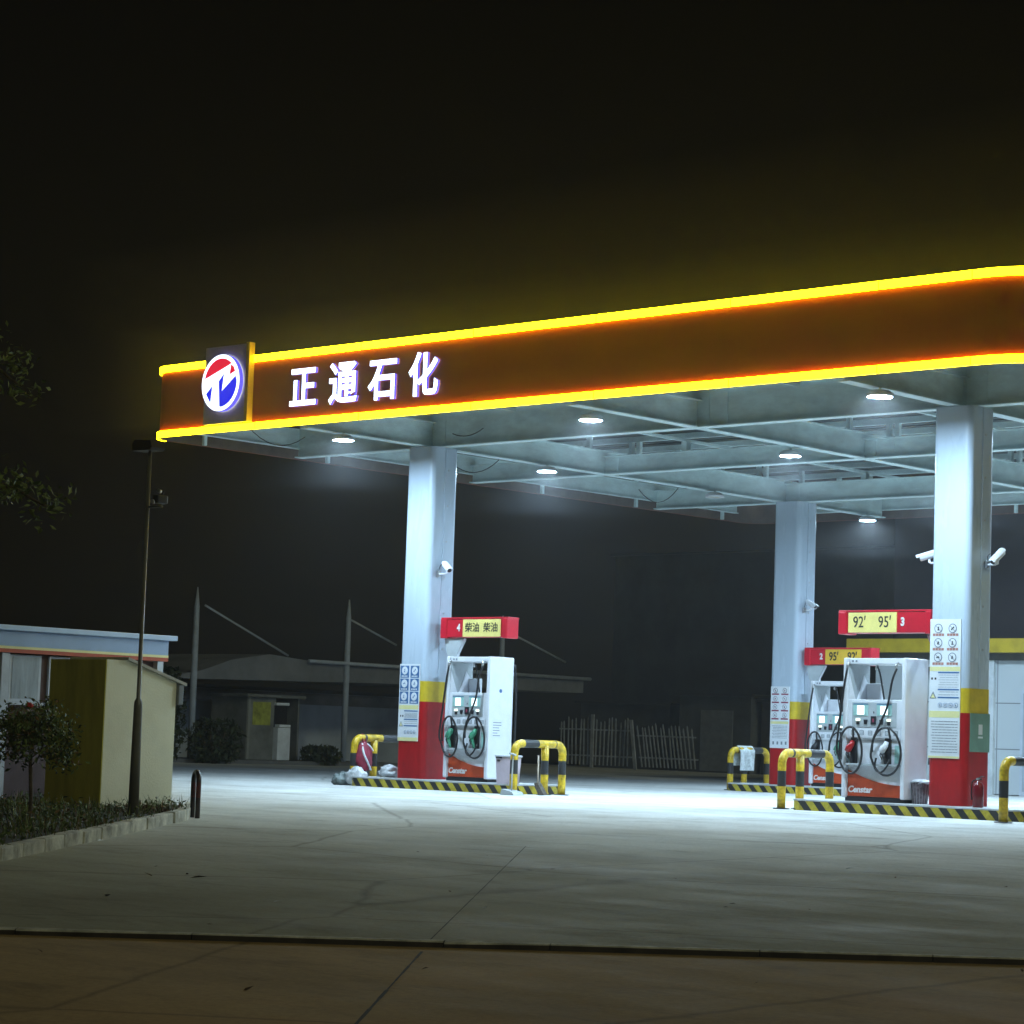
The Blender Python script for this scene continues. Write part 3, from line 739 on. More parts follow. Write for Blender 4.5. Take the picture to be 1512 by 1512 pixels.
d4 = make_dispenser((-27.9, 29.37, 0.152), 'white diesel pump marked 4 with two green nozzles', 0.92, 0.52,
    dict(nz=(M_green, M_green), w=1.5, x=-0.02, pc=0.16, pw=0.84, txt=('柴油', '柴油'), gap=0.205, size=0.165, tsx=1.0, bold=0.0015, num='4', nx=-0.37, sx=-0.72, sd=1, side=True))
d3 = make_dispenser((-19.97, 29.37, 0.152), 'white petrol pump marked 3 with red and cream nozzles', 0.99, 0.52,
    dict(nz=(M_red, M_pumpw), w=1.57, x=0.065, zo=0.04, pc=-0.135, pw=0.82, txt=('92′', '95′'), gap=0.215, size=0.225, tsx=0.82, bold=0.001, num='3', nx=0.37, sx=0.98, sd=-1, by=0.36))
M_signyel2 = mat('sign_yellow_deep', (0.75, 0.45, 0.04), 0.4, var=0.08)
d2 = make_dispenser((-27.76, 39.37, 0.152), 'white petrol pump marked 2 half hidden behind the pump marked 3', 0.92, 0.52,
    dict(nz=(M_dark, M_green), w=1.57, x=0.045, pc=0.175, pw=0.83, txt=('95′', '92′'), gap=0.215, size=0.225, tsx=0.82, bold=0.004, num='2', nx=-0.35, sx=-0.72, sd=1, pm=M_signyel2))

# ------------------------------------------------------------------ tubular barriers
def make_barrier(pts, label, zbase=0.0, r=0.062, hgt=0.86):
    """pts: plan positions of the posts; one bent tube on the end posts and a straight middle post, banded in yellow and black"""
    c = Vector(pts[0]); t = thing('guard_barrier', (c.x, c.y, 0), label, 'barrier', 'yellow and black tube barriers')
    L = [Vector((p[0] - c.x, p[1] - c.y, 0)) for p in pts]
    def post_mats(path):
        out = []
        for i in range(len(path) - 1):
            z = (path[i].z + path[i + 1].z) / 2
            out.append(M_blk if 0.32 < z < 0.54 else M_byel)
        return out
    a, b = L[0], L[-1]; path = [Vector((a.x, a.y, z)) for z in (0.0, 0.16, 0.319, 0.321, 0.43, 0.539, 0.541, 0.64)]
    # rail with rounded bends, banded by distance
    br = 0.15; rail = []
    dirs = (L[1] - L[0]).normalized(); dire = (L[-1] - L[-2]).normalized()
    for i in range(7):
        q = i / 6 * PI / 2; rail.append(Vector((a.x, a.y, hgt - r - br)) + dirs * br * (1 - math.cos(q)) + Vector((0, 0, br * math.sin(q))))
    def lin(p, q, n):
        return [p.lerp(q, (i + 1) / n) for i in range(n)]
    mid = [Vector((q.x, q.y, hgt - r)) for q in L[1:-1]]
    end = Vector((b.x, b.y, hgt - r)) - dire * br
    for q in mid + [end]: rail += lin(rail[-1], q, 12)
    for i in range(1, 7):
        q = i / 6 * PI / 2; rail.append(end + dire * br * math.sin(q) - Vector((0, 0, br * (1 - math.cos(q)))))
    down = [Vector((b.x, b.y, z)) for z in (0.64, 0.541, 0.539, 0.43, 0.321, 0.319, 0.16, 0.0)]
    full = path + rail + down; mats = []
    for i in range(len(full) - 1):
        p = (full[i] + full[i + 1]) / 2
        if p.z < hgt - r - 0.02 - 0.001:
            mats.append(M_blk if 0.32 < p.z < 0.54 else M_byel)
        else:
            dd = min((Vector((p.x, p.y, 0)) - q).length for q in L); mats.append(M_blk if dd > 0.2 else M_byel)
    mb = MB(); mb.tube(full, r, M_byel, 16, mats=mats); mb.build('tube_frame', t)
    for q in L[1:-1]:
        mb = MB(); zs = (0.0, 0.16, 0.319, 0.321, 0.43, 0.539, 0.541, hgt - r - 0.03)
        pp = [Vector((q.x, q.y, z)) for z in zs]; mb.tube(pp, r, M_byel, 16, mats=post_mats(pp)); mb.build('middle_post', t)
    for q in L:
        mb = MB(); mb.lathe([(0.12, 0.0), (0.12, 0.01), (0.075, 0.014)], M_blk if len(L) > 2 else M_silver, (q.x, q.y, 0), 18); mb.build('base_plate', t)
    return t
make_barrier([(-26.25, 28.72), (-26.25, 29.44), (-26.25, 29.86)], 'three-post black and yellow barrier beside the pinkish white bin')
make_barrier([(-30.35, 29.2), (-30.35, 29.66), (-30.35, 30.5)], 'black and yellow barrier hung with a red bag beside the diesel pump column')
make_barrier([(-30.12, 39.3), (-30.12, 39.75), (-30.12, 40.5)], 'rear black and yellow barrier with a pale towel over its rail')
make_barrier([(-21.28, 28.98), (-21.28, 29.42), (-21.28, 30.16)], 'three-post black and yellow barrier in front of the rear column')
make_barrier([(-17.12, 28.15), (-17.12, 28.86), (-17.12, 29.9)], 'black and yellow barrier beside the red fire extinguisher')

# ------------------------------------------------------------------ CCTV cameras
def make_cctv(loc_, label, aim, armv):
    t = thing('security_camera', loc_, label, 'security camera', 'security cameras')
    aim = Vector(aim).normalized(); arm = Vector(armv)
    mb = MB(); mb.box((0, 0, 0), (0.05, 0.1, 0.14) if abs(arm.x) > abs(arm.y) else (0.1, 0.05, 0.14), M_silver, bev=0.008); mb.build('wall_plate', t)
    mb = MB(); mb.tube([(0, 0, 0), arm * 0.75, arm + Vector((0, 0, 0.02)), arm + Vector((0, 0, 0.08))], 0.022, M_pumpw, 10); mb.build('arm', t)
    c = arm + Vector((0, 0, 0.15))
    mb = MB(); mb.tube([c - aim * 0.19, c - aim * 0.17, c + aim * 0.16, c + aim * 0.19], [0.05, 0.066, 0.066, 0.062], M_pumpw, 16)
    bd = mb.build('camera_body', t)
    mb = MB(); mb.tube([c + aim * 0.191, c + aim * 0.195], 0.05, M_dark, 14); mb.build('camera_lens', bd)
    mb = MB(); side = aim.cross(Vector((0, 0, 1))).normalized(); upv = side.cross(aim)
    pts = []
    for s_, z_ in ((-1, 0.3), (-0.75, 0.85), (0, 1.05), (0.75, 0.85), (1, 0.3)):
        pts.append((s_ * 0.078, z_ * 0.078))
    A = [mb.bm.verts.new(c - aim * 0.2 + side * u + upv * v) for u, v in pts]; B = [mb.bm.verts.new(c + aim * 0.25 + side * u + upv * v) for u, v in pts]
    mb._fin([mb.bm.faces.new((A[q], A[q + 1], B[q + 1], B[q])) for q in range(4)], M_pumpw, True)
    mb.build('sun_shield', bd)
    t.scale = (0.72, 0.72, 0.72)
    mb = MB(); mb.tube(curve([tuple(c - aim * 0.18), tuple(c - aim * 0.26 - Vector((0, 0, 0.03))), tuple(arm * 0.2 + Vector((0, 0, 0.2))), (0, 0, 0.07)], 14), 0.007, M_hose, 6); mb.build('cable', t)
    return t
make_cctv((-28.835, 29.53, 3.56), 'white security camera on the column beside the diesel pump', (0.75, -0.35, -0.38), (0.22, 0.04, 0))
make_cctv((-28.565, 39.5, 3.56), 'white security camera on the rear column above the pump marked 2', (0.85, -0.2, -0.35), (0.22, 0.02, 0))
make_cctv((-18.415, 29.75, 3.5), 'white security camera pointing down at the lane on the column by the fire extinguisher', (-0.1, -0.75, -0.55), (0.2, 0.06, 0))
make_cctv((-19.085, 29.5, 3.52), 'white security camera peeping out behind the column of the pump marked 3', (-0.8, -0.45, -0.3), (-0.16, 0, 0))

# ------------------------------------------------------------------ notice boards on the columns
def notice(loc_, w, h, label, style):
    t = thing('notice_board', loc_, label, 'notice board', 'notice boards on the columns')
    mb = MB(); mb.bx(-w / 2, w / 2, -0.012, 0, 0, h, M_paper, 0.002)
    mb.build('board', t)
    Y1, Y2, Y3 = -0.0125, -0.0145, -0.0165
    def lines(mb, x0, x1, z0, z1, n, m, th=0.007):
        for i in range(n):
            z = z1 - (i + 0.5) * (z1 - z0) / n; x = x0 + random.choice((0, 0.02))
            while x < x1 - 0.02:
                e = min(x1 - random.choice((0, 0, 0.05)), x + random.uniform(0.03, 0.12))
                if e > x + 0.005: mb.bx(x, e, Y2, Y1, z, z + th, m)
                x = e + 0.008
    def picto(mb, cx, cz, r, mr, mi_, kind):
        n = 20
        o = [(cx + r * math.cos(2 * PI * i / n), cz + r * math.sin(2 * PI * i / n)) for i in range(n)]
        mb.prism(o, 'y', Y2, Y3, mr)
        o = [(cx + r * 0.82 * math.cos(2 * PI * i / n), cz + r * 0.82 * math.sin(2 * PI * i / n)) for i in range(n)]
        mb.prism(o, 'y', Y3, Y3 - 0.002, M_paper)
        y0, y1 = Y3 - 0.002, Y3 - 0.004
        q = r * 0.42
        if kind == 0: mb.prism([(cx - q * .5, cz - q), (cx + q * .5, cz - q), (cx + q * .3, cz + q), (cx - q * .2, cz + q * .8)], 'y', y0, y1, mi_)
        elif kind == 1: mb.prism([(cx - q, cz - q * .5), (cx - q * .5, cz - q), (cx + q, cz + q * .6), (cx + q * .6, cz + q)], 'y', y0, y1, mi_)
        elif kind == 2: mb.prism([(cx - q, cz - q * .4), (cx + q, cz - q * .4), (cx + q * .5, cz + q * .5), (cx - q * .5, cz + q * .5)], 'y', y0, y1, mi_)
        else: mb.prism([(cx, cz + q), (cx + q * .7, cz), (cx + q * .2, cz - q), (cx - q * .5, cz - q * .7), (cx - q * .5, cz)], 'y', y0, y1, mi_)
        mb.box((cx, y1 - 0.001, cz), (r * 1.7, 0.001, r * 0.1), mr, rot=Matrix.Rotation(PI / 4, 4, 'Y'))
    if style == 1:
        mb = MB()
        for i in range(2):
            for j in range(3):
                cx = -w / 4 + i * w / 2; zt = h - 0.03 - j * 0.215
                mb.bx(cx - w / 4 + 0.018, cx + w / 4 - 0.018, Y1 - 0.0015, Y1 + 0.0004, zt - 0.2, zt, M_inkblue)
                picto(mb, cx, zt - 0.08, 0.068, M_paper, M_inkblue, (i + 2 * j) % 4)
                lines_z = zt - 0.185
                for q in range(4): mb.bx(cx - 0.07 + q * 0.036, cx - 0.045 + q * 0.036, Y2 - 0.002, Y2, lines_z, lines_z + 0.022, M_paper)
        mb.build('pictogram_panel', t)
        mb = MB(); mb.bx(-w / 2 + 0.01, w / 2 - 0.01, Y1 - 0.001, Y1 + 0.0004, h - 0.755, h - 0.685, M_papery)
        mb.bx(-w / 2 + 0.004, w / 2 - 0.004, Y1 - 0.001, Y1 + 0.0004, 0.004, 0.06, M_papery)
        for z in (h - 0.79, 0.35, 0.245): mb.bx(-0.1, w / 2 - 0.02, Y2, Y1, z, z + 0.018, M_inkblue)
        lines(mb, -0.09, w / 2 - 0.03, 0.38, h - 0.81, 6, M_inkgrey, 0.004); lines(mb, -0.09, w / 2 - 0.03, 0.27, 0.345, 2, M_inkgrey, 0.005)
        for x in (-0.19, -0.14): mb.bx(x, x + 0.025, Y2, Y1, h - 0.88, h - 0.85, M_ink)
        mb.prism([(-0.21, 0.24), (-0.12, 0.24), (-0.165, 0.33)], 'y', Y2, Y1, M_inkgrey); mb.prism([(-0.193, 0.252), (-0.137, 0.252), (-0.165, 0.308)], 'y', Y3, Y2, M_papery)
        for q in range(4): picto(mb, -0.06 + q * 0.07, 0.15, 0.028, M_inkblue, M_ink, q)
        mb.build('text_panel', t)
    elif style == 2:
        mb = MB()
        for i in range(2):
            for j in range(4):
                cx = -w / 4 + i * w / 2; zt = h - 0.03 - j * 0.16
                picto(mb, cx, zt - 0.05, 0.05, M_inkgrey if j else M_ink, M_inkpink, (i + j) % 4)
                mb.bx(cx - 0.085, cx + 0.085, Y2, Y1, zt - 0.135, zt - 0.108, M_inkpink)
        mb.build('pictogram_panel', t)
        mb = MB(); mb.bx(-w / 2 + 0.01, w / 2 - 0.01, Y1 - 0.001, Y1 + 0.0004, h - 0.73, h - 0.68, M_papery)
        lines(mb, -w / 2 + 0.05, w / 2 - 0.04, 0.18, h - 0.76, 9, M_inkgrey, 0.008)
        for q in range(4): mb.bx(-0.16 + q * 0.1, -0.12 + q * 0.1, Y2, Y1, 0.07, 0.13, M_inkgrey)
        mb.build('text_panel', t)
    else:
        mb = MB()
        for i in range(2):
            for j in range(3):
                cx = -w / 4 + 0.01 + i * (w / 2 - 0.02); zt = h - 0.07 - j * 0.2
                picto(mb, cx, zt - 0.06, 0.066, M_inkgrey, M_ink, (i + j * 3) % 4)
                for q in range(4): mb.bx(cx - 0.09 + q * 0.047, cx - 0.05 + q * 0.047, Y2, Y1, zt - 0.165, zt - 0.13, M_inkred)
        mb.build('pictogram_panel', t)
        mb = MB()
        for z0, z1 in ((h - 0.72, h - 0.66), (h - 1.36, h - 1.27), (0.004, 0.03)): mb.bx(-w / 2 + 0.004, w / 2 - 0.004, Y1 - 0.001, Y1 + 0.0004, z0, z1, M_papery)
        for z in (h - 0.75, h - 0.985, h - 1.095): mb.bx(-0.11, w / 2 - 0.02, Y2, Y1, z, z + 0.02, M_inkblue)
        lines(mb, -0.1, w / 2 - 0.03, h - 0.96, h - 0.76, 6, M_inkgrey, 0.004); lines(mb, -0.1, w / 2 - 0.03, h - 1.07, h - 0.99, 2, M_inkgrey, 0.006)
        for x in (-0.22, -0.165): mb.bx(x, x + 0.028, Y2, Y1, h - 0.84, h - 0.81, M_ink)
        mb.prism([(-0.24, h - 1.1), (-0.13, h - 1.1), (-0.185, h - 1.0)], 'y', Y2, Y1, M_inkgrey); mb.prism([(-0.218, h - 1.09), (-0.152, h - 1.09), (-0.185, h - 1.03)], 'y', Y3, Y2, M_papery)
        for q in range(4): picto(mb, -0.07 + q * 0.085, h - 1.19, 0.034, M_inkblue, M_ink, q)
        lines(mb, -w / 2 + 0.04, w / 2 - 0.03, 0.06, h - 1.4, 12, M_inkgrey, 0.009)
        mb.build('text_panel', t)
    return t
FY = 29.64 - CW
notice((-29.21, FY - 0.0035, 0.77), 0.47, 1.28, 'notice board with six blue pictogram squares on the column by the diesel pump', 1)
notice((-28.94, 39.62 - CW - 0.0035, 0.86), 0.45, 1.2, 'notice board with eight small pictograms and dark red captions on the rear column', 2)
notice((-18.79, FY - 0.0035, 0.80), 0.5, 1.92, 'tall white notice board with six ringed pictograms on the column by the pump marked 3', 3)
t = thing('green_notice', (-18.75 + CW + 0.004, 29.66, 0.9), 'small green notice on the side of the column above the fire extinguisher', 'notice')
mb = MB(); mb.bx(0, 0.008, -0.25, 0.25, 0, 0.53, mat('notice_green', (0.16, 0.3, 0.24), 0.5)); mb.build('board', t)
mb = MB(); mb.bx(0.0082, 0.0095, -0.04, 0.06, 0.24, 0.38, M_paper, 0.0004); mb.bx(0.0082, 0.0095, -0.05, 0.07, 0.19, 0.215, M_paper); mb.build('emblem', t)

# ------------------------------------------------------------------ small things on the islands
t = thing('fire_extinguisher', (-18.17, 29.22, 0.152), 'red fire extinguisher standing against the column of the pump marked 3', 'fire extinguisher')
M_ext = mat('extinguisher_red', (0.16, 0.006, 0.012), 0.22)
mb = MB(); mb.lathe([(0.07, 0), (0.075, 0.012), (0.075, 0.28), (0.06, 0.325), (0.026, 0.345), (0.024, 0.37)], M_ext, n=20); mb.build('cylinder_body', t)
mb = MB(); mb.box((0, 0, 0.385), (0.04, 0.04, 0.03), M_silver, bev=0.004); mb.tube([(0, 0, 0.395), (0.05, 0, 0.42), (0.1, 0, 0.415)], 0.008, M_dark, 6); mb.tube([(0, 0, 0.38), (0.06, 0, 0.375)], 0.008, M_dark, 6); mb.build('valve', t)
mb = MB(); mb.tube(curve([(-0.02, 0, 0.38), (-0.08, -0.02, 0.34), (-0.085, -0.03, 0.2), (-0.08, -0.03, 0.1)], 16), 0.01, M_hose, 8); mb.build('hose', t)

t = thing('wire_bin', (-19.36, 29.62, 0.152), 'tapered wire waste bin lined with a plastic bag beside the pump marked 3', 'bin')
M_bin = mat('bin_mesh', (0.24, 0.2, 0.22), 0.6, var=0.35, scale=18)
M_bag = mat('plastic_bag', (0.66, 0.68, 0.7), 0.3, var=0.2, scale=9, bump=0.6, bscale=18)
mb = MB(); mb.lathe([(0.1, 0.0), (0.1, 0.01), (0.125, 0.15), (0.145, 0.3), (0.15, 0.305)], M_bin, n=18)
for q in range(18):
    a = q * 2 * PI / 18; mb.tube([(0.102 * math.cos(a), 0.102 * math.sin(a), 0.0), (0.148 * math.cos(a), 0.148 * math.sin(a), 0.3)], 0.004, M_silver, 5)
mb.build('basket', t)
mb = MB(); mb.blob((0.01, 0, 0.30), (0.16, 0.15, 0.045), M_bag, 3, 0.35, 3, 4); mb.build('bag_liner', t)

t = thing('white_bin', (-26.72, 29.1, 0.152), 'pinkish white plastic bin at the end of the diesel pump island', 'bin')
M_pink = mat('pale_pink_plastic', (0.6, 0.5, 0.56), 0.4, var=0.1)
mb = MB(); mb.prism([(-0.13, 0), (0.13, 0), (0.165, 0.42), (-0.165, 0.42)], 'y', -0.12, 0.12, M_pink); mb.build('body', t)
mb = MB(); mb.bx(-0.18, 0.18, -0.135, 0.135, 0.422, 0.455, M_pumpw, 0.012); mb.build('lid', t)
mb = MB(); mb.bx(-0.15, -0.02, -0.137, -0.13, 0.40, 0.425, M_dark); mb.bx(-0.13, -0.07, -0.127, -0.1205, 0.35, 0.372, M_dark); mb.build('handle', t)

t = thing('dustpan', (-26.16, 28.58, gz(28.6)), 'long-handled dustpan standing behind the barrier rail', 'dustpan')
mb = MB(); mb.prism([(-0.13, 0.0), (0.16, 0.0), (0.12, 0.05), (-0.1, 0.09)], 'y', -0.12, 0.12, M_pumpg); mb.build('pan', t)
mb = MB(); mb.tube([(0, 0, 0.05), (0.012, 0, 0.6), (0.012, 0, 0.63)], 0.012, M_silver, 8); mb.tube([(-0.06, 0, 0.645), (0.07, 0, 0.62)], 0.016, M_pumpg, 8); mb.build('handle', t)
t = thing('broom', (-26.1, 29.05, 0.0), 'dark broom leaning on the middle post of the barrier', 'broom')
mb = MB(); mb.tube([(-0.05, 0.12, 0.62), (0.02, 0.05, 0.2)], 0.014, mat('broom_handle', (0.5, 0.42, 0.33), 0.6), 8); mb.build('handle', t)
mb = MB(); mb.prism([(-0.02, 0.19), (0.05, 0.2), (0.2, 0.01), (0.08, 0.0)], 'y', 0.0, 0.09, mat('bristle', (0.12, 0.1, 0.08), 0.9, var=0.3, scale=30)); mb.build('brush_head', t)

M_maroon = mat('maroon_cloth', (0.28, 0.02, 0.05), 0.7, var=0.25, scale=8, bump=0.5, bscale=20)
t = thing('red_bag', (-30.28, 29.36, 0.24), 'dark red bag with white stripes hanging from the barrier by the diesel column', 'bag')
mb = MB(); mb.blob((0.0, 0.0, 0.22), (0.13, 0.17, 0.27), M_maroon, 3, 0.18, 2.2, 2); mb.build('bag_body', t)
mb = MB(); mb.tube(curve([(0.03, -0.08, 0.46), (0.1, -0.1, 0.3), (0.13, -0.03, 0.15), (0.12, 0.06, 0.02)], 14), 0.02, M_paper, 6)
mb.tube(curve([(0.02, -0.02, 0.48), (0.08, 0.06, 0.42), (0.1, 0.12, 0.34)], 10), 0.014, M_paper, 6); mb.build('white_stripe', t)
mb = MB(); mb.tube(curve([(0, -0.02, 0.44), (-0.02, -0.03, 0.56), (-0.06, 0, 0.62), (-0.02, 0.04, 0.56), (0, 0.03, 0.44)], 16), 0.012, M_maroon, 6); mb.build('carry_strap', t)
for lc, d, sd, lb in (((-30.42, 28.98, 0.09), (0.14, 0.15, 0.12), 3, 'grey plastic sack lying on the ground against the barrier post by the red bag'),
                      ((-30.12, 29.06, 0.13), (0.19, 0.14, 0.18), 6, 'large crumpled white plastic bag below the red bag'),
                      ((-29.78, 29.48, 0.152 + 0.09), (0.17, 0.15, 0.12), 9, 'white plastic bag on the island between the barrier and the column')):
    t = MB().blob((0, 0, 0), d, M_bag if sd > 3 else mat('grey_sack', (0.2, 0.24, 0.24), 0.5, var=0.4, scale=5), 4, 0.35, 2.4, sd).build('plastic_bag', loc=lc, label=lb, cat='bag', group='plastic bags by the diesel island')
# towel over the rear barrier rail
mb = MB(); rows_ = []
for i in range(17):
    a = i / 16
    if a < 0.45: dx, z = 0.085, 0.86 - (0.45 - a) * 0.9
    elif a < 0.55: tt = (a - 0.45) / 0.1 * PI; dx, z = 0.085 * math.cos(tt), 0.80 + 0.085 * math.sin(tt) - 0.0
    else: dx, z = -0.085, 0.80 - (a - 0.55) * 0.7
    if a < 0.45: z = 0.80 - (0.45 - a) * 0.9
    rows_.append([mb.bm.verts.new((dx + 0.012 * math.sin(q * 1.3 + i * 0.4), q * 0.06, z)) for q in range(9)])
mb._fin([mb.bm.faces.new((rows_[i][q], rows_[i][q + 1], rows_[i + 1][q + 1], rows_[i + 1][q])) for i in range(16) for q in range(8)], mat('towel_cloth', (0.72, 0.78, 0.78), 0.9, var=0.2, scale=12, bump=0.5), True)
mb.build('towel', loc=(-30.12, 39.5, 0), label='pale grey towel draped over the rear barrier rail', cat='towel')

# ------------------------------------------------------------------ hoop bollard at the kerb
t = thing('hoop_bollard', (-22.62, 19.2, gz(19.2)), 'dark hoop bollard with worn red bands at the end of the kerb', 'bollard')
M_hoop = mat('hoop_paint', (0.035, 0.022, 0.022), 0.3, var=0.4, scale=6); M_hoopr = mat('hoop_red', (0.12, 0.025, 0.02), 0.35, var=0.4, scale=9)
pts = [Vector((-0.1, 0.045, z)) for z in (-0.02, 0.2, 0.24, 0.4, 0.42)] + [Vector((-0.1 * math.cos(a), 0.045 * math.cos(a), 0.44 + 0.1 * math.sin(a))) for a in [PI * i / 10 for i in range(11)]] + [Vector((0.1, -0.045, z)) for z in (0.42, 0.4, 0.24, 0.2, -0.02)]
mb = MB(); mb.tube(pts, 0.03, M_hoop, 14, mats=[M_hoopr if 0.22 < (pts[i].z + pts[i + 1].z) / 2 < 0.42 else M_hoop for i in range(len(pts) - 1)]); mb.build('tube_frame', t)

# ------------------------------------------------------------------ planting bed, kerb, weeds
kp = [Vector(p) for p in ((-14.5, 9.2), (-17.83, 12.97), (-19.82, 15.63), (-22.2, 18.72))]
M_kerb = mat('kerb_stone', (0.6, 0.58, 0.47), 0.85, var=0.3, scale=4, bump=0.6, bscale=14)
mb = MB()
def kerb_run(pts):
    for a, b in zip(pts, pts[1:]):
        L = (b - a).length; n = max(1, round(L / 0.62))
        d = (b - a).normalized(); tilt = math.atan2(gz(b.y) - gz(a.y), L)
        for i in range(n):
            c = a + d * ((i + 0.5) * L / n) + Vector((-d.y, d.x)) * random.uniform(0.055, 0.07)
            mb.box((c.x, c.y, gz(c.y) + 0.04 + random.uniform(-0.006, 0.006)), (L / n - random.uniform(0.008, 0.045), 0.13, 0.17), M_kerb,
                   rot=Matrix.Rotation(math.atan2(d.y, d.x) + random.uniform(-0.012, 0.012), 4, 'Z') @ Matrix.Rotation(-tilt, 4, 'Y') @ Matrix.Rotation(random.uniform(-0.03, 0.03), 4, 'X'), bev=0.016)
kerb_run(kp); kerb_run([kp[-1], Vector((-23.6, 20.05))])
mb.build('kerb', kind='structure')
bedpoly = [p + Vector((-0.09, 0.07)) for p in kp] + [Vector((-23.7, 20.0)), Vector((-27.5, 21.5)), Vector((-34, 14)), Vector((-22, 6))]
mb = MB()
vv_ = [mb.bm.verts.new((p.x, p.y, gz(p.y) + 0.07)) for p in bedpoly]; mb._fin([mb.bm.faces.new(vv_)], M_soil)
bmesh.ops.triangulate(mb.bm, faces=mb.bm.faces[:]); mb.build('planting_bed', kind='structure')
M_leaf = [mat('leaf_%s' % n_, c, 0.6, var=0.25, scale=4) for n_, c in (('dark', (0.075, 0.12, 0.025)), ('mid', (0.15, 0.2, 0.045)), ('dry', (0.2, 0.12, 0.04)))]
def leafq(mb, p, s, m, flat=0.0):
    a = Vector((random.gauss(0, 1), random.gauss(0, 1), random.gauss(0, 1) + flat)).normalized()
    t_ = a.orthogonal().normalized(); t_ = (Matrix.Rotation(random.uniform(0, 6.28), 3, a) @ t_); b_ = a.cross(t_)
    p = Vector(p); q = [p - t_ * s, p + b_ * s * 0.42 + a * s * 0.12, p + t_ * s, p - b_ * s * 0.42 + a * s * 0.12]
    mb._fin([mb.bm.faces.new([mb.bm.verts.new(v) for v in q])], m)
mb = MB()
def inside(p):
    c = False; n_ = len(bedpoly)
    for i in range(n_):
        a, b = bedpoly[i], bedpoly[i - 1]
        if (a.y > p.y) != (b.y > p.y) and p.x < (b.x - a.x) * (p.y - a.y) / (b.y - a.y) + a.x: c = not c
    return c
cnt = 0
while cnt < 15000:
    p = Vector((random.uniform(-26, -15.5), random.uniform(10.5, 20)))
    if not inside(p): continue
    cnt += 1
    from mathutils import noise as _n
    dens = _n.noise(Vector((p.x * 0.9, p.y * 0.9, 0)))
    if dens < -0.1 and random.random() < 0.75: continue
    hgt = max(0.02, 0.09 + 0.14 * dens) * random.uniform(0.3, 1.3)
    m_ = M_leaf[2] if random.random() < 0.16 else M_leaf[random.random() < 0.45]
    if random.random() < 0.5: leafq(mb, (p.x, p.y, gz(p.y) + 0.08 + random.uniform(0, hgt)), random.uniform(0.018, 0.045), m_, 1.0)
    else:
        w_ = random.uniform(0.004, 0.009); a_ = random.uniform(0, 6.28); L_ = Vector((random.gauss(0, .05), random.gauss(0, .05), hgt + 0.05)); z_ = gz(p.y) + 0.07
        mb._fin([mb.bm.faces.new([mb.bm.verts.new(q) for q in ((p.x - w_ * math.cos(a_), p.y - w_ * math.sin(a_), z_), (p.x + w_ * math.cos(a_), p.y + w_ * math.sin(a_), z_), (p.x + L_.x, p.y + L_.y, z_ + L_.z))])], m_)
mb.build('weeds', kind='stuff', recalc=False)
mb = MB()
for i in range(1300):                                            # bare dry litter near the shed corner
    p = Vector((random.gauss(-22.9, 0.5), random.gauss(18.9, 0.45)))
    if inside(p): leafq(mb, (p.x, p.y, gz(p.y) + 0.075 + random.uniform(0, 0.03)), random.uniform(0.012, 0.04), mat('dead_leaf', (0.12, 0.07, 0.035), 0.9, var=0.3), 2.0)
mb.build('leaf_litter', kind='stuff', recalc=False)

mb = MB()
for i in range(150):
    u, v = random.uniform(-14, 12), random.choice((random.uniform(-6, -0.1), random.uniform(0.2, 9)))
    p = P0 + U * u + V * v
    leafq(mb, (p.x, p.y, gz(p.y) + (0.004 if v > 0 else -0.031)), random.uniform(0.008, 0.03) if i % 9 else random.uniform(0.04, 0.07), MATS['dead_leaf'] if i % 4 else M_paper, 4.0)
mb.build('road_litter', kind='stuff', recalc=False)

# standard rose: bare stem, loose leafy head with gaps, a few red blooms
t = thing('rose_tree', (-21.09, 15.67, gz(15.67) + 0.06), 'small standard rose tree with one red bloom in the planting bed', 'tree')
mb = MB(); mb.tube(curve([(0, 0, 0), (0.01, 0.01, 0.25), (0.0, 0, 0.5), (-0.02, 0, 0.72)], 14), [0.024] * 4 + [0.02] * 20 if False else 0.021, mat('bark', (0.09, 0.065, 0.04), 0.9, var=0.3, scale=20, bump=0.6), 9)
for i in range(9):
    a = i * 2.4; r_ = random.uniform(0.15, 0.36)
    mb.tube(curve([(-0.02, 0, 0.62 + 0.03 * i), (0.5 * r_ * math.cos(a), 0.5 * r_ * math.sin(a), 0.75 + 0.03 * i), (r_ * math.cos(a), r_ * math.sin(a), 0.85 + random.uniform(-0.1, 0.4))], 10), 0.007, MATS['bark'], 5)
mb.build('trunk', t)
mb = MB()
for i in range(46):
    a = random.uniform(0, 6.28); el = random.uniform(-0.8, 1); r_ = random.uniform(0.5, 1)
    c = Vector((0.43 * r_ * math.cos(a) * math.sqrt(max(0.05, 1 - el * el * .8)), 0.43 * r_ * math.sin(a) * math.sqrt(max(0.05, 1 - el * el * .8)), 0.92 + 0.36 * el * r_))
    for q in range(60):
        p = c + Vector((random.gauss(0, 0.075), random.gauss(0, 0.075), random.gauss(0, 0.07)))
        leafq(mb, p, random.uniform(0.02, 0.042), M_leaf[2] if random.random() < 0.12 else M_leaf[random.random() < 0.4])
mb.build('crown', t, recalc=False)
M_rose = mat('rose_petal', (0.5, 0.03, 0.02), 0.6)
mb = MB()
for i in range(26):
    a = random.uniform(0, 6.28); mb.blob((0.08 + 0.02 * math.cos(a), -0.12 + 0.02 * math.sin(a), 1.25 + random.uniform(-0.015, 0.02)), (0.022, 0.022, 0.02), M_rose, 1, 0.2, 2, i)
mb.tube([(0.06, -0.1, 1.1), (0.08, -0.12, 1.25)], 0.006, M_leaf[1], 5); mb.build('bloom', t)

